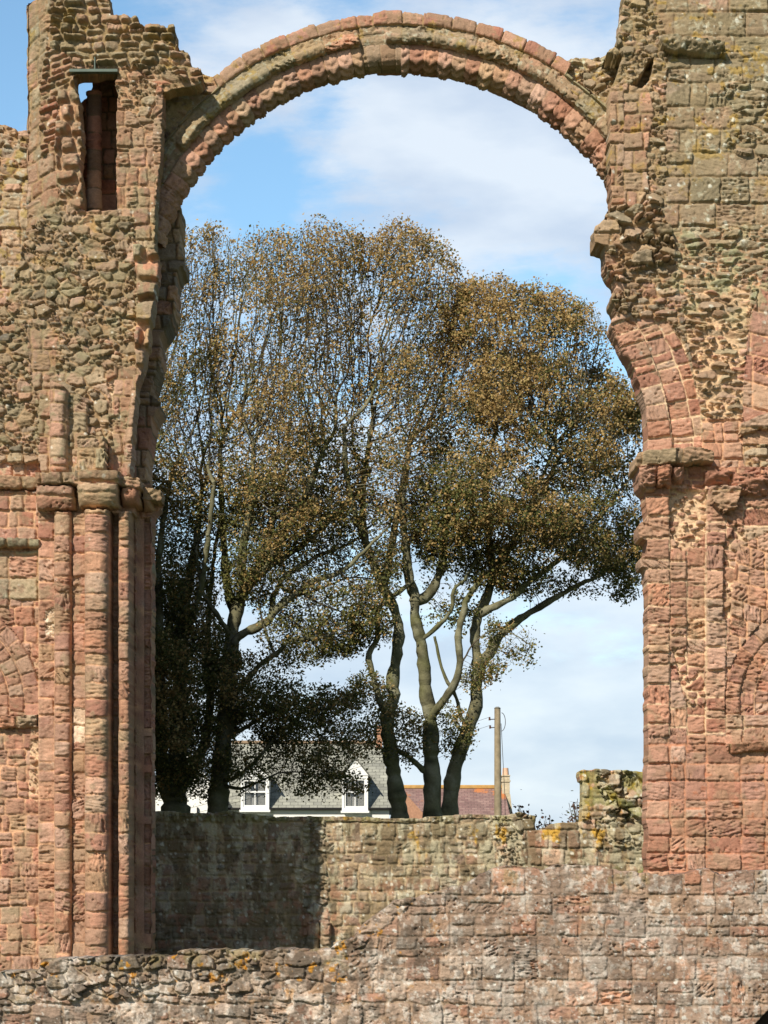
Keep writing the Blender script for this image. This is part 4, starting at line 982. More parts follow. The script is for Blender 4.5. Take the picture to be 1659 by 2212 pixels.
make_tree('broad sycamore with a pale forked trunk rising in front of the cottage',
 [('a', None, [(469,1810,0),(470,1754,0),(476,1672,0),(487,1566,0),(494,1477,0),(499,1402,0),(508,1334,0),(522,1288,0),(544,1253,0),(572,1228,0),(597,1192,-.2),(615,1150,-.3),(636,1110,-.4),(668,1061,-.6),(700,980,-.8),(716,880,-.8),(730,740,-.8)], 50, 7),
  ('b', 'a', [(498,1402,0),(515,1380,-.3),(544,1363,-.4),(579,1345,-.5),(608,1313,-.6),(650,1281,-.7),(686,1260,-.8),(739,1242,-1),(793,1196,-1.2),(840,1150,-1.3)], 20, 5),
  ('c', 'b', [(590,1338,-.4),(593,1288,-.2),(615,1246,0),(650,1221,.2),(686,1196,.4),(757,1167,.6),(820,1110,.8)], 13, 4),
  ('d', 'a', [(498,1510,0),(520,1490,-.6),(561,1445,-.9),(604,1416,-1.1),(633,1391,-1.2),(686,1388,-1.3),(721,1377,-1.4),(775,1352,-1.5)], 15, 4),
  ('e', 'a', [(508,1334,0),(496,1290,.4),(486,1250,.6),(480,1174,.9),(474,1080,1),(470,960,1.2),(480,800,1.2),(500,640,1.2)], 22, 5),
  ('f', 'a', [(530,1275,0),(524,1230,-.6),(530,1180,-.8),(546,1100,-1),(552,980,-1.2),(560,820,-1.2),(572,660,-1.1)], 24, 5),
  ('g', 'a', [(556,1240,0),(572,1180,.7),(588,1100,1),(610,1000,1.3),(630,860,1.5),(646,700,1.5)], 24, 5),
  ('h', 'a', [(476,1690,0),(505,1684,-.6),(544,1658,-1),(572,1630,-1.2),(610,1590,-1.4),(660,1560,-1.4)], 10, 4),
  ('i', 'a', [(474,1700,0),(522,1704,-.5),(565,1690,-.9),(615,1672,-1.1),(686,1676,-1.2)], 8, 3),
  ('k', 'd', [(600,1418,-1.1),(580,1380,-.8),(566,1330,-.6),(560,1290,-.5)], 8, 4),
  ('l', 'c', [(600,1270,0),(640,1280,.6),(700,1262,.8),(760,1240,.9),(830,1250,1)], 8, 3),
  ('m', 'b', [(650,1281,-.7),(690,1310,-1),(740,1330,-1.1),(790,1330,-1.1)], 7, 3),
  ('n', 'a', [(570,1230,0),(620,1190,1),(690,1130,1.4),(760,1060,1.6),(800,1000,1.6)], 15, 8),
  ('o', 'a', [(500,1380,0),(470,1330,-.6),(440,1280,-.8),(430,1200,-1)], 12, 6),
  ('j', 'a', [(484,1600,0),(530,1570,.2),(600,1530,.3),(690,1510,.3),(760,1530,.3)], 10, 3)],
 EB, 32, leafy, (469,))
EC = [([(770,506),(820,482),(858,474),(930,503),(985,545),(1016,600),(1000,760),(960,1000),(920,1150),(870,1250),(780,1230),(750,1000),(764,700)], 56, 3.2, 0),
      ([(790,1430),(840,1480),(870,1540),(880,1600),(830,1640),(780,1600),(740,1500)], 30, 1., -.4), ([(856,1530),(926,1540),(930,1650),(868,1660)], 34, .8, 0), ([(760,1260),(850,1270),(850,1400),(760,1400)], 22, 1.2, -.6)]
make_tree('slim sycamore whose trunk divides in two, between the cottage roof and the red roof',
 [('a', None, [(868,1820,0),(865,1766,0),(853,1688,0),(842,1612,0),(836,1550,0),(850,1512,0),(849,1464,0),(857,1412,0),(861,1360,0),(850,1312,0),(829,1272,0),(813,1232,0),(797,1192,0),(789,1164,0),(783,1112,0),(785,1040,0),(800,940,0),(812,820,0),(822,680,0)], 38, 7),
  ('b', 'a', [(836,1552,0),(818,1510,-.4),(803,1456,-.5),(797,1416,-.5),(817,1380,-.5),(813,1336,-.4),(826,1308,-.3),(860,1282,-.3),(890,1260,-.4)], 15, 9),
  ('c', 'a', [(829,1272,0),(842,1200,.5),(858,1100,.9),(880,980,1.2),(900,840,1.3),(916,700,1.4)], 20, 5),
  ('d', 'a', [(797,1192,0),(770,1120,-.6),(750,1040,-1),(744,940,-1.2),(756,820,-1.4),(770,680,-1.4)], 16, 5),
  ('e', 'a', [(852,1614,0),(878,1632,-.15),(905,1655,-.1),(930,1674,0)], 12, 13)],
 EC, 33, leafy, (868,))
ED = [([(985,590),(1040,584),(1120,606),(1220,633),(1290,662),(1314,700),(1322,760),(1300,800),(1340,806),(1390,860),(1400,1000),(1402,1215),(1340,1262),(1290,1292),(1180,1292),(1100,1290),(1000,1262),(900,1230),(870,1100),(900,900),(940,700)], 66, 3.4, 0),
      ([(1060,1340),(1150,1360),(1158,1430),(1110,1450),(1070,1480),(1010,1500),(980,1470),(1040,1420)], 24, 1., -.3), ([(935,1530),(1020,1540),(1026,1640),(960,1640)], 26, .8, -.4), ([(900,1240),(1040,1230),(1060,1320),(1000,1370),(930,1340)], 9, 1.2, .5), ([(1290,1220),(1396,1200),(1380,1290),(1320,1300)], 30, 1., 0)]
make_tree('sycamore with twin stems joined at the base, its crown reaching the right pier',
 [('a', None, [(934,1820,0),(935,1766,0),(933,1672,0),(931,1612,0),(929,1544,0),(919,1492,0),(915,1432,0),(909,1384,0),(897,1336,0),(895,1288,0),(883,1252,0),(877,1192,0),(872,1132,0),(872,1060,0),(890,940,0),(920,820,0)], 42, 7),
  ('b', None, [(972,1820,.2),(971,1764,.2),(977,1688,.2),(993,1624,.2),(1013,1568,.2),(1029,1524,.2),(1029,1484,.2),(1033,1432,.2),(1027,1384,.2),(1033,1328,.2),(1055,1280,.3),(1065,1232,.3),(1060,1180,.4),(1050,1100,.6),(1056,980,.7),(1080,840,.8),(1110,720,.8)], 38, 7),
  ('c', 'a', [(931,1550,0),(945,1530,-.3),(969,1500,-.5),(985,1472,-.6),(993,1432,-.6),(989,1380,-.6),(999,1328,-.5),(1013,1288,-.5),(1041,1252,-.4),(1077,1212,-.4),(1120,1150,-.5),(1160,1060,-.7),(1200,960,-.8)], 18, 6),
  ('d', 'a', [(909,1390,0),(935,1364,-.3),(961,1340,-.4),(977,1312,-.5),(979,1280,-.5),(1009,1248,-.6),(1040,1190,-.8)], 11, 5),
  ('e', 'a', [(893,1300,0),(925,1284,.3),(945,1248,.4),(957,1212,.5),(962,1152,.6),(970,1060,.8),(990,920,.9),(1020,760,1)], 24, 6),
  ('f', 'b', [(1013,1568,.2),(997,1552,0),(985,1508,-.2),(961,1464,-.3),(945,1412,-.3),(939,1376,-.3)], 9, 6),
  ('g', 'b', [(1032,1440,.2),(1057,1410,.3),(1077,1376,.3),(1117,1340,.3),(1177,1304,.2),(1233,1272,.1),(1297,1240,0),(1357,1200,0)], 24, 5),
  ('h', 'b', [(1036,1335,.2),(1060,1316,-.3),(1105,1296,-.5),(1137,1264,-.7),(1200,1220,-.9),(1280,1140,-1),(1340,1060,-1)], 17, 5),
  ('i', 'b', [(1062,1240,.3),(1100,1180,1),(1150,1100,1.3),(1210,980,1.6),(1250,840,1.6),(1260,740,1.5)], 20, 6),
  ('j', 'c', [(993,1440,-.6),(1020,1400,-.9),(1060,1368,-1),(1100,1376,-1.1),(1140,1400,-1.1)], 5, 3)],
 ED, 34, leafy, (950,))

# bushes behind the wall at the right
def bush(name, label, cx, w, top, D, seed, n=700, grp='shrubs showing over the precinct wall'):
    rng = np.random.RandomState(seed); k = FOC / D; o = empty(name, (wx(cx, D), D, 0)); tag(o, label, 'shrub', grp)
    co = []; fs = []; lc = []; lf = []; cc = []
    for i in range(26):
        x = wx(cx, D) + rng.uniform(-.1, .1); y = D + rng.uniform(-.1, .1); z = 0.; ax = rng.uniform(-1, 1) * w / k / 2; H = wz(top, D) * (1 - .22 * (abs(ax) / (w / k / 2)) ** 2) - rng.rand() ** 2 * .6
        ay = rng.uniform(-.8, .8); pts = [np.array([x + ax * t ** .8 + .05 * rng.randn(), y + ay * t, H * t]) for t in np.linspace(0, 1, 12)]
        for j in range(11):
            b = len(co); r = .02 * (1 - j / 12) + .004
            for p, q in ((pts[j], r), (pts[j + 1], r * .85)):
                co += [p + np.array([q, 0, 0]), p + np.array([-q, q, 0]), p + np.array([-q, -q, 0])]
            fs += [(b, b + 1, b + 4, b + 3), (b + 1, b + 2, b + 5, b + 4), (b + 2, b, b + 3, b + 5)]
        for _ in range(n // 26):
            t = rng.uniform(.5, 1.02); p = np.array([x + ax * t ** .8, y + ay * t, H * t]) + rng.normal(0, .13, 3)
            s = rng.uniform(.035, .06); a = rng.normal(0, 1, 3); a /= np.linalg.norm(a); b_ = np.cross(a, rng.normal(0, 1, 3)); b_ /= np.linalg.norm(b_)
            q = len(lc); lc += [p - a * s, p - b_ * s * .7, p + a * s, p + b_ * s * .7]; lf.append((q, q + 1, q + 2, q + 3)); cc += [lin([(92,70,60),(80,84,52),(110,80,66)][rng.randint(3)])] * 4
    link('stems', mesh_np('stems', np.array(co), np.array(fs), np.tile(lin((100,86,70)), (len(co), 1))), BARK, o)
    link('foliage', mesh_np('foliage', np.array(lc), np.array(lf), np.array(cc), False), LEAF, o)
bush('shrub', 'thin reddish twiggy shrub in the dip of the rear wall, beside the house gable', 1180, 46, 1756, 60., 51)
bush('shrub', 'sparse twiggy shrub tips between the utility pole and the dip in the rear wall', 1122, 60, 1736, 62., 52)
bush('shrub', 'few twigs peeping out left of the tall wall stub', 1247, 22, 1724, 58., 53)

# ================================================================ HOUSES
RIDGEB = plain('stone_ridge', (150,128,104), .9, .2, 8)
WHITE = plain('white_render', (236,234,226), .8, .05, 3); WPAINT = plain('white_paint', (240,240,236), .45); DARKG = plain('gutter_black', (34,32,32), .5)
CURT = plain('curtain', (232,230,222), .9, .1, 14); BRICK = plain('old_brick', (176,132,104), .9, .2, 12, .4); POT = plain('clay_pot', (212,172,142), .8, .1, 8)
def glass():
    m, nt, b = mat_new('window_glass'); b.inputs['Base Color'].default_value = (.1, .12, .14, 1); b.inputs['Roughness'].default_value = .08; b.inputs['Specular IOR Level'].default_value = .6; b.inputs['Alpha'].default_value = .3; return m
GLASS = glass()
def slates(name, pal, mort, lich=None, lt=.6, cw=.32, rh=.2):
    m, nt, b = mat_new(name); N, Lk = nt.nodes, nt.links
    tc = N.new('ShaderNodeTexCoord'); uv = tc.outputs['UV']
    br = N.new('ShaderNodeTexBrick'); br.inputs['Scale'].default_value = 1; br.inputs['Mortar Size'].default_value = .012; br.inputs['Brick Width'].default_value = cw; br.inputs['Row Height'].default_value = rh; br.offset = .5
    br.inputs['Color1'].default_value = (*lin(pal[0]), 1); br.inputs['Color2'].default_value = (*lin(pal[1]), 1); br.inputs['Mortar'].default_value = (*lin(mort), 1); br.inputs['Bias'].default_value = 0
    Lk.new(uv, br.inputs['Vector'])
    n = N.new('ShaderNodeTexNoise'); n.inputs['Scale'].default_value = 1.1; n.inputs['Detail'].default_value = 7; n.inputs['Roughness'].default_value = .7; Lk.new(uv, n.inputs['Vector'])
    r = N.new('ShaderNodeMapRange'); r.inputs[1].default_value = .3; r.inputs[2].default_value = .7; r.inputs[3].default_value = .75; r.inputs[4].default_value = 1.3; Lk.new(n.outputs['Fac'], r.inputs[0])
    v = N.new('ShaderNodeVectorMath'); v.operation = 'SCALE'; Lk.new(br.outputs['Color'], v.inputs[0]); Lk.new(r.outputs[0], v.inputs['Scale']); outc = v.outputs[0]
    if lich:
        n2 = N.new('ShaderNodeTexNoise'); n2.inputs['Scale'].default_value = .45; n2.inputs['Detail'].default_value = 8; n2.inputs['Roughness'].default_value = .72; Lk.new(uv, n2.inputs['Vector'])
        r2 = N.new('ShaderNodeMapRange'); r2.inputs[1].default_value = lt; r2.inputs[2].default_value = lt + .05; Lk.new(n2.outputs['Fac'], r2.inputs[0])
        mx = N.new('ShaderNodeMix'); mx.data_type = 'RGBA'; Lk.new(r2.outputs[0], mx.inputs['Factor']); Lk.new(outc, mx.inputs[6]); mx.inputs[7].default_value = (*lin(lich), 1); outc = mx.outputs[2]
    Lk.new(outc, b.inputs['Base Color']); b.inputs['Roughness'].default_value = .75
    bp = N.new('ShaderNodeBump'); bp.inputs['Strength'].default_value = .5; bp.inputs['Distance'].default_value = .03; Lk.new(br.outputs['Fac'], bp.inputs['Height']); bp.invert = True; Lk.new(bp.outputs[0], b.inputs['Normal'])
    return m
SLATE = slates('grey_slate', [(134,134,124),(160,160,146)], (100,100,92), (176,150,100), .68)
RTILE = slates('purple_slate', [(128,98,92),(150,122,112)], (106,84,78), (190,118,66), .56, .3, .16)
def slab(name, quad, th, mat, parent):
    """thick sheet from 4 corners (counter-clockwise from the outside), with uv in metres"""
    q = [Vector(p) for p in quad]; n = (q[1] - q[0]).cross(q[3] - q[0]).normalized(); b = [p - n * th for p in q]
    me = bpy.data.meshes.new(name); me.from_pydata(q + b, [], [(0,1,2,3),(7,6,5,4),(0,4,5,1),(1,5,6,2),(2,6,7,3),(3,7,4,0)])
    uvl = me.uv_layers.new(name='UVMap'); eu = (q[1] - q[0]).normalized(); ev = n.cross(eu)
    for lp in me.loops:
        p = me.vertices[lp.vertex_index].co - q[0]; uvl.data[lp.index].uv = (p.dot(eu), p.dot(ev))
    return link(name, me, mat, parent)
def prism(name, pts, mat, parent):
    """closed solid from two matching outlines (front list, back list)"""
    f, b = pts; n = len(f); me = bpy.data.meshes.new(name)
    me.from_pydata(list(f) + list(b), [], [tuple(range(n)), tuple(range(2 * n - 1, n - 1, -1))] + [(i, i + n, (i + 1) % n + n, (i + 1) % n) for i in range(n)])
    return link(name, me, mat, parent)
DH = 95.0; KH = FOC / DH
shade_wall()
H1 = empty('cottage', (wx(640, DH), DH, 0)); tag(H1, 'white cottage with grey slate roof and two white dormer windows, seen over the wall', 'house')
xl, xr = wx(316, DH), wx(846, DH); ze = wz(1745, DH); zr = wz(1605, DH + 3.2)
boxes('wall', [(xl + .1, DH, 0, xr - .1, DH + 6.4, ze)], WHITE, H1)
xg = wx(492, DH)
slab('roof', [(xg, DH - .14, ze - .02), (xr + .12, DH - .14, ze - .02), (wx(822, DH + 3.2), DH + 3.2, zr), (wx(500, DH + 3.2), DH + 3.2, zr)], .12, SLATE, H1)
slab('roof', [(xr + .12, DH + 6.6, ze - .02), (xg, DH + 6.6, ze - .02), (wx(500, DH + 3.2), DH + 3.2, zr), (wx(822, DH + 3.2), DH + 3.2, zr)], .12, SLATE, H1)
# white cross wing left of it, with a slate roof hidden by the trees
prism('wing', ([(xl, DH - .6, 0), (xg - .05, DH - .6, 0), (xg - .05, DH - .6, ze + .4), ((xl + xg) / 2, DH - .6, ze + 2.2), (xl, DH - .6, ze + .4)], [(xl, DH + 6, 0), (xg - .05, DH + 6, 0), (xg - .05, DH + 6, ze + .4), ((xl + xg) / 2, DH + 6, ze + 2.2), (xl, DH + 6, ze + .4)]), WHITE, H1)
boxes('drainpipe', [(wx(428, DH), DH - .72, .3, wx(431, DH), DH - .62, ze)], DARKG, H1)
boxes('gutter', [(xg, DH - .24, ze - .07, xr + .14, DH - .15, ze + .0)], DARKG, H1)
boxes('ridge', [(wx(500, DH + 3.2), DH + 3.08, zr - .03, wx(822, DH + 3.2), DH + 3.32, zr + .1)], RIDGEB, H1, .03)
ch = boxes('chimney', [(wx(812, DH + 3.2), DH + 2.9, zr - .5, wx(826, DH + 3.2), DH + 3.6, zr + .62), (wx(810.5, DH + 3.2), DH + 2.85, zr + .63, wx(827.5, DH + 3.2), DH + 3.65, zr + .72)], BRICK, H1, .01)
def dormer(u0, u1, vt, ve, vb):
    x0, x1 = wx(u0, DH), wx(u1, DH); zb, ze_, zt = wz(vb, DH), wz(ve, DH), wz(vt, DH); yf = DH - .3; yb = DH + 2.0; xm = (x0 + x1) / 2; t = .09
    d = boxes('dormer', [(x0, yf, zb - .12, x0 + t, yb, ze_), (x1 - t, yf, zb - .12, x1, yb, ze_), (x0 + t, yf, zb - .12, x1 - t, yf + .12, zb), (x0 + t, yf, ze_ - .12, x1 - t, yf + .1, ze_)], WPAINT, H1)
    def kid(o): o.parent = d; o.matrix_parent_inverse = Matrix(); return o
    kid(prism('gable', ([(x0 - .06, yf - .03, ze_ + .003), (x1 + .06, yf - .03, ze_ + .003), (xm, yf - .03, zt)], [(x0 - .06, yf + .1, ze_ + .003), (x1 + .06, yf + .1, ze_ + .003), (xm, yf + .1, zt)]), WPAINT, H1))
    for sx, xe in ((-1, x0 - .16), (1, x1 + .16)):
        q = [(xe, yf - .1, ze_ - .08), (xm, yf - .1, zt + .1), (xm, yb + .6, zt + .1), (xe, yb, ze_ - .08)]
        if sx > 0: q = [q[1], q[0], q[3], q[2]]
        kid(slab('dormer_roof', q if sx > 0 else q[::-1] if False else [q[0], q[1], q[2], q[3]], .05, SLATE, H1))
    fx0, fx1 = x0 + t + .003, x1 - t - .003; w_ = .06; ym = yf + .04
    zm = zb + (ze_ - zb) * .5
    fr = [(fx0, ym, zb + .003, fx0 + w_, ym + .06, ze_ - .123), (fx1 - w_, ym, zb + .003, fx1, ym + .06, ze_ - .123), (fx0 + w_, ym, zb + .003, fx1 - w_, ym + .06, zb + .08), (fx0 + w_, ym, ze_ - .2, fx1 - w_, ym + .06, ze_ - .123), (fx0 + w_, ym - .01, zm - .035, fx1 - w_, ym + .055, zm + .035)]
    xc = (fx0 + fx1) / 2; fr += [(xc - .018, ym + .004, zb + .081, xc + .018, ym + .05, zm - .036), (xc - .018, ym + .004, zm + .036, xc + .018, ym + .05, ze_ - .201)]
    kid(boxes('window_frame', fr, WPAINT, H1)); kid(boxes('pane', [(fx0 + w_, ym + .03, zb + .08, fx1 - w_, ym + .036, ze_ - .2)], GLASS, H1))
    us = np.linspace(0, 1, 40)                                           # gathered curtains behind the glass
    co = []; fs = []
    for (a, b_, zl, zh) in ((fx0 + w_, fx0 + w_ + (fx1 - fx0) * .26, zb + .05, ze_ - .15), (fx1 - w_ - (fx1 - fx0) * .3, fx1 - w_, zb + .05, ze_ - .15), (fx0 + w_, fx1 - w_, zb + .05, zb + (zm - zb) * .75)):
        s0 = len(co)
        for t_ in us: x = a + (b_ - a) * t_; y = ym + .12 + .025 * math.sin(t_ * 40) + (.06 if zh < ze_ - .2 else 0); co += [(x, y, zl), (x, y, zh)]
        fs += [(s0 + 2 * i, s0 + 2 * i + 2, s0 + 2 * i + 3, s0 + 2 * i + 1) for i in range(39)]
    kid(link('curtain', mesh_np('curtain', np.array(co), np.array(fs)), CURT, H1))
    kid(boxes('dormer_room', [(x0 + t, yf + .5, zb, x1 - t, yf + .55, ze_)], DARKG, H1))
    kid(boxes('sill', [(x0 - .05, yf - .1, zb - .2, x1 + .05, yf - .003, zb - .11)], WPAINT, H1))
dormer(521, 582, 1652, 1678, 1744); dormer(739, 795, 1640, 1676, 1746)
# ---- red-brown roofed house
D2 = 112.0
H2 = empty('house', (wx(980, D2), D2, 0)); tag(H2, 'low house with purple slate roof blotched with orange lichen, behind the trunks', 'house')
x0, x1 = wx(860, D2), wx(1108, D2); ze2 = wz(1790, D2); zr2 = wz(1701, D2 + 3)
boxes('wall', [(x0 + .2, D2, 0, x1 - .2, D2 + 6, ze2)], BRICK, H2)
a0, a1 = wx(866, D2 + 3), wx(1088, D2 + 3)
slab('roof', [(x0, D2 - .2, ze2), (x1, D2 - .2, ze2), (a1, D2 + 3, zr2), (a0, D2 + 3, zr2)], .12, RTILE, H2)
slab('roof', [(x1, D2 + 6.2, ze2), (x0, D2 + 6.2, ze2), (a0, D2 + 3, zr2), (a1, D2 + 3, zr2)], .12, RTILE, H2)
RIDGE = plain('ochre_ridge_tile', (186,146,84), .85, .2, 5)
boxes('ridge', [(a0, D2 + 2.86, zr2 - .06, a1, D2 + 3.14, zr2 + .12)], RIDGE, H2, .04)
prism('gable', ([(wx(868, D2 - 1), D2 - 1.2, 0), (wx(922, D2 - 1), D2 - 1.2, 0), (wx(922, D2 - 1), D2 - 1.2, wz(1766, D2 - 1)), (wx(874, D2 - 1), D2 - 1.2, wz(1712, D2 - 1)), (wx(868, D2 - 1), D2 - 1.2, wz(1712, D2 - 1))],
   [(wx(868, D2 - 1), D2 + 3, 0), (wx(922, D2 - 1), D2 + 3, 0), (wx(922, D2 - 1), D2 + 3, wz(1766, D2 - 1)), (wx(874, D2 - 1), D2 + 3, wz(1712, D2 - 1)), (wx(868, D2 - 1), D2 + 3, wz(1712, D2 - 1))]), BRICK, H2)
PALEST = plain('pale_stone', (196,180,150), .9, .25, 9, .5)
yc = D2 + 3; cz = lambda v: wz(v, yc); cxx = lambda u: wx(u, yc)
prism('gable_wall', ([(cxx(1086), yc - .5, 0), (cxx(1112), yc - .5, 0), (cxx(1106), yc - .5, cz(1760)), (cxx(1101), yc - .5, cz(1716)), (cxx(1086), yc - .5, cz(1716))], [(cxx(1086), yc + .5, 0), (cxx(1112), yc + .5, 0), (cxx(1106), yc + .5, cz(1760)), (cxx(1101), yc + .5, cz(1716)), (cxx(1086), yc + .5, cz(1716))]), PALEST, H2)
chim = boxes('chimney', [(cxx(1083.5), yc - .5, cz(1716) + .003, cxx(1100), yc + .5, cz(1690)), (cxx(1082), yc - .55, cz(1690), cxx(1101.5), yc + .55, cz(1686)), (cxx(1084), yc - .5, cz(1686) + .003, cxx(1100), yc + .5, cz(1678)), (cxx(1082.5), yc - .55, cz(1678), cxx(1101), yc + .55, cz(1675))], PALEST, H2, .01)
def cyl(name, p0, p1, r0, r1, mat, parent, n=16):
    p0, p1 = Vector(p0), Vector(p1); d = (p1 - p0); m = d.to_track_quat('Z', 'Y').to_matrix(); co = []
    for p, r in ((p0, r0), (p1, r1)):
        for i in range(n): t = 2 * math.pi * i / n; co.append(tuple(p + m @ Vector((math.cos(t) * r, math.sin(t) * r, 0))))
    fs = [(i, (i + 1) % n, n + (i + 1) % n, n + i) for i in range(n)] + [tuple(range(n - 1, -1, -1)), tuple(range(n, 2 * n))]
    me = bpy.data.meshes.new(name); me.from_pydata(co, [], fs); return link(name, me, mat, parent)
pt = cyl('chimney_pot', (cxx(1092), yc, cz(1675)), (cxx(1092), yc, cz(1659)), .17, .14, POT, H2); pt.parent = chim; pt.matrix_parent_inverse = Matrix()
# ---- chimney stack seen between cottage and tree
# ---- utility pole
DP = 76.0; WOOD = plain('weathered_wood', (150,136,110), .9, .3, 5, .4)
UP = empty('utility_pole', (wx(1076, DP), DP, 0)); tag(UP, 'weathered wooden utility pole standing to the right of the trees', 'utility pole')
zt = wz(1530, DP); px = wx(1074.5, DP)
cyl('pole', (wx(1077, DP), DP, 0), (px, DP, zt), .15, .1, WOOD, UP, 20)
cyl('cap', (px, DP, zt), (px, DP, zt + .05), .12, .05, plain('lead_cap', (120,120,112), .6), UP)
STL = plain('dark_steel', (70,66,60), .6)
def wire(name, pts, r, mat, parent):
    cu = bpy.data.curves.new(name, 'CURVE'); cu.dimensions = '3D'; cu.bevel_depth = r; cu.bevel_resolution = 1; s = cu.splines.new('POLY'); s.points.add(len(pts) - 1)
    for i, p in enumerate(pts): s.points[i].co = (*p, 1)
    o = bpy.data.objects.new('tmp', cu); COL.objects.link(o); dg = bpy.context.evaluated_depsgraph_get(); me = bpy.data.meshes.new_from_object(o.evaluated_get(dg)); bpy.data.objects.remove(o)
    me.name = name; me.materials.clear(); return link(name, me, mat, parent)
for dz, L in ((.35, .16), (.62, .14)):
    cyl('bracket', (px + .08, DP, zt - dz), (px - .1 - L, DP - .05, zt - dz - .02), .016, .016, STL, UP, 8)
    cyl('insulator', (px - .1 - L, DP - .05, zt - dz - .05), (px - .1 - L, DP - .05, zt - dz + .06), .035, .028, plain('insulator_brown', (90,60,44), .3), UP, 10)
    wire('cable', [(px - .1 - L - 14 * t, DP + 3 * t, zt - dz + .06 - 4.5 * t * (1 - .15 * t) - (.6 - dz) * .3 * t) for t in np.linspace(0, 1, 16)], .006, STL, UP)
wire('cable_loop', [(px + .13 + .13 * math.sin(t), DP - .04, zt - .45 + .3 * math.cos(t)) for t in np.linspace(.0, math.pi, 14)], .012, STL, UP)
wire('stay_cable', [(px + .12, DP - .02, zt - .5), (px + .25, DP, zt - 3.), (px + .28, DP, .2)], .01, STL, UP)
# ================================================================ CAMERA, LIGHT, SKY
sc = bpy.context.scene
cam = bpy.data.cameras.new('camera'); co = bpy.data.objects.new('camera', cam); COL.objects.link(co); sc.camera = co
co.location = (0, 0, EYE); co.rotation_euler = (R(90), 0, 0)
cam.sensor_fit = 'HORIZONTAL'; cam.sensor_width = 36; cam.lens = 36 * FOC / 1659.; cam.shift_y = (HV - 1106) / 1659. * 1.0
cam.clip_start = .5; cam.clip_end = 6000
# shift unit is the larger frame side
AZ, EL = 30., 37.
S = bpy.data.lights.new('sun', 'SUN'); so = bpy.data.objects.new('sun', S); COL.objects.link(so)
S.energy = 5.0; S.angle = R(.53); S.color = (1, .93, .82)
dv = Vector((-math.sin(R(AZ)) * math.cos(R(EL)), -math.cos(R(AZ)) * math.cos(R(EL)), math.sin(R(EL))))
so.rotation_euler = dv.to_track_quat('Z', 'Y').to_euler(); so.location = (-20, -20, 30)
w = bpy.data.worlds.new('World'); sc.world = w; w.use_nodes = True; nt = w.node_tree; N, Lk = nt.nodes, nt.links
bg = N['Background']; bg.inputs['Strength'].default_value = .1
sky = N.new('ShaderNodeTexSky'); sky.sky_type = 'NISHITA'; sky.sun_disc = False; sky.sun_elevation = R(EL); sky.sun_rotation = R(180 + AZ)
sky.air_density = 1.0; sky.dust_density = .6; sky.ozone_density = 1.4
tc = N.new('ShaderNodeTexCoord')
def math_(op, a, b=None, clamp=False):
    n = N.new('ShaderNodeMath'); n.operation = op; n.use_clamp = clamp
    for i, x in enumerate((a, b)):
        if x is None: continue
        if isinstance(x, (int, float)): n.inputs[i].default_value = x
        else: Lk.new(x, n.inputs[i])
    return n.outputs[0]
def dirv(u, v):
    d = Vector(((u - UC) / FOC, 1, (HV - v) / FOC)); d.normalize(); return d
def noise(scale, vec, det=6, rough=.55, dist=0.):
    n = N.new('ShaderNodeTexNoise'); n.inputs['Scale'].default_value = scale; n.inputs['Detail'].default_value = det; n.inputs['Roughness'].default_value = rough; n.inputs['Distortion'].default_value = dist
    Lk.new(vec, n.inputs['Vector']); return n.outputs['Fac']
mp = N.new('ShaderNodeMapping'); Lk.new(tc.outputs['Generated'], mp.inputs['Vector']); mp.inputs['Scale'].default_value = (1, 1, 2.6); mp.inputs['Rotation'].default_value = (0, R(12), 0)
n1 = noise(9, mp.outputs[0], 8, .58, .3); n2 = noise(26, mp.outputs[0], 6, .6, .2)
cl = math_('ADD', math_('MULTIPLY', math_('SUBTRACT', n1, .5), 1.5), math_('MULTIPLY', math_('SUBTRACT', n2, .5), 1.15))
cl = math_('ADD', cl, math_('MULTIPLY', math_('SUBTRACT', noise(70, mp.outputs[0], 5, .6), .5), .5))
# where the sky is clearer or cloudier (directions on the sky)
for (u_, v_, rad, amp) in [(30,150,260,-.75),(230,420,150,-.2),(560,400,130,-.4),(700,250,60,-.35),(1150,610,120,-.6),(560,440,90,-.4),(1000,430,90,-.2),(850,340,190,.5),(1100,330,240,.45),(1150,80,260,.4),(560,60,160,.35),(1100,500,170,.45),(640,450,50,.2),(1200,1400,330,.1),(1350,750,120,-.2)]:
    vm = N.new('ShaderNodeVectorMath'); vm.operation = 'DISTANCE'; Lk.new(tc.outputs['Generated'], vm.inputs[0]); vm.inputs[1].default_value = dirv(u_, v_)
    g = N.new('ShaderNodeMapRange'); g.interpolation_type = 'SMOOTHSTEP'; g.inputs[1].default_value = 0; g.inputs[2].default_value = rad / FOC * 1.4; g.inputs[3].default_value = amp; g.inputs[4].default_value = 0
    Lk.new(vm.outputs['Value'], g.inputs[0]); cl = math_('ADD', cl, g.outputs[0])
cov = N.new('ShaderNodeMapRange'); cov.interpolation_type = 'SMOOTHSTEP'; cov.inputs[1].default_value = -.4; cov.inputs[2].default_value = .5; cov.inputs[3].default_value = 0; cov.inputs[4].default_value = .9
hz = N.new('ShaderNodeSeparateXYZ'); Lk.new(tc.outputs['Generated'], hz.inputs[0])
hm = N.new('ShaderNodeMapRange'); hm.inputs[1].default_value = .0; hm.inputs[2].default_value = .22; hm.inputs[3].default_value = .75; hm.inputs[4].default_value = 0; Lk.new(hz.outputs[2], hm.inputs[0])
cl = math_('ADD', cl, hm.outputs[0])
Lk.new(cl, cov.inputs[0])
shade = N.new('ShaderNodeMapRange'); shade.inputs[1].default_value = .35; shade.inputs[2].default_value = .65; Lk.new(noise(14, mp.outputs[0], 5, .5), shade.inputs[0])
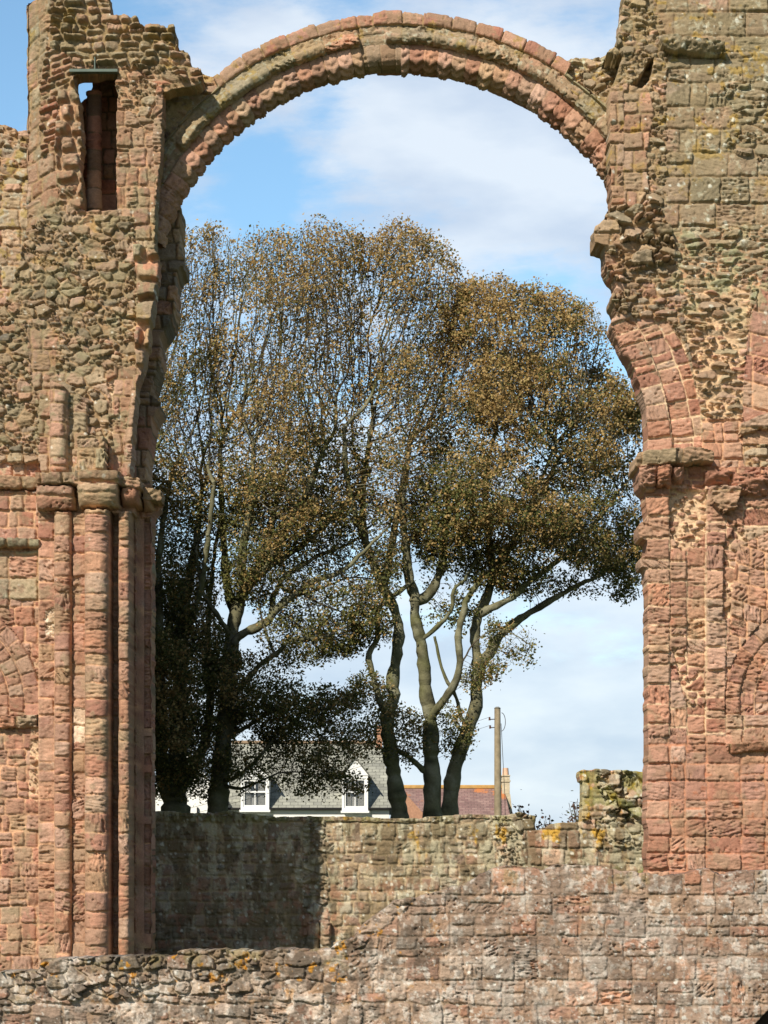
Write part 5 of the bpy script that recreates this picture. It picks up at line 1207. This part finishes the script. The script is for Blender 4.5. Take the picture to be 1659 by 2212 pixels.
cc = N.new('ShaderNodeMix'); cc.data_type = 'RGBA'; Lk.new(shade.outputs[0], cc.inputs['Factor']); cc.inputs[6].default_value = (5.4, 6.4, 7.9, 1); cc.inputs[7].default_value = (7.8, 8.5, 9.3, 1)
gain = N.new('ShaderNodeVectorMath'); gain.operation = 'MULTIPLY'; Lk.new(sky.outputs[0], gain.inputs[0]); 
gv = N.new('ShaderNodeVectorMath'); gv.operation = 'DISTANCE'; Lk.new(tc.outputs['Generated'], gv.inputs[0]); gv.inputs[1].default_value = dirv(860, 1500)
gm = N.new('ShaderNodeMapRange'); gm.interpolation_type = 'SMOOTHSTEP'; gm.inputs[1].default_value = .25; gm.inputs[2].default_value = .8; gm.inputs[3].default_value = 1; gm.inputs[4].default_value = 0; Lk.new(gv.outputs['Value'], gm.inputs[0])
gx = N.new('ShaderNodeMix'); gx.data_type = 'RGBA'; Lk.new(gm.outputs[0], gx.inputs['Factor']); gx.inputs[6].default_value = (.92, .95, .98, 1); gx.inputs[7].default_value = (1.5, 1.8, 1.8, 1); Lk.new(gx.outputs[2], gain.inputs[1])
mx = N.new('ShaderNodeMix'); mx.data_type = 'RGBA'; Lk.new(math_('MULTIPLY', cov.outputs[0], gm.outputs[0]), mx.inputs['Factor']); Lk.new(gain.outputs[0], mx.inputs[6]); Lk.new(cc.outputs[2], mx.inputs[7])
Lk.new(mx.outputs[2], bg.inputs['Color'])
sc.view_settings.view_transform = 'Standard'; sc.view_settings.look = 'None'; sc.view_settings.exposure = .1; sc.view_settings.gamma = 1
sc.cycles.max_bounces = 6; sc.cycles.diffuse_bounces = 3; sc.cycles.transparent_max_bounces = 8
# ground
GR, gnt, gb = mat_new('grass'); gN, gL = gnt.nodes, gnt.links
gt = gN.new('ShaderNodeTexCoord'); gn = gN.new('ShaderNodeTexNoise'); gn.inputs['Scale'].default_value = 3; gn.inputs['Detail'].default_value = 8; gL.new(gt.outputs['Object'], gn.inputs['Vector'])
gr = gN.new('ShaderNodeValToRGB'); gr.color_ramp.elements[0].color = (.03, .05, .015, 1); gr.color_ramp.elements[1].color = (.09, .12, .04, 1); gL.new(gn.outputs['Fac'], gr.inputs[0]); gL.new(gr.outputs[0], gb.inputs['Base Color']); gb.inputs['Roughness'].default_value = 1
g = link('ground', mesh_np('ground', np.array([(-3000,-3000,0),(3000,-3000,0),(3000,3000,0),(-3000,3000,0)], float), np.array([[0,1,2,3]])), GR)
tag(g, kind='structure')
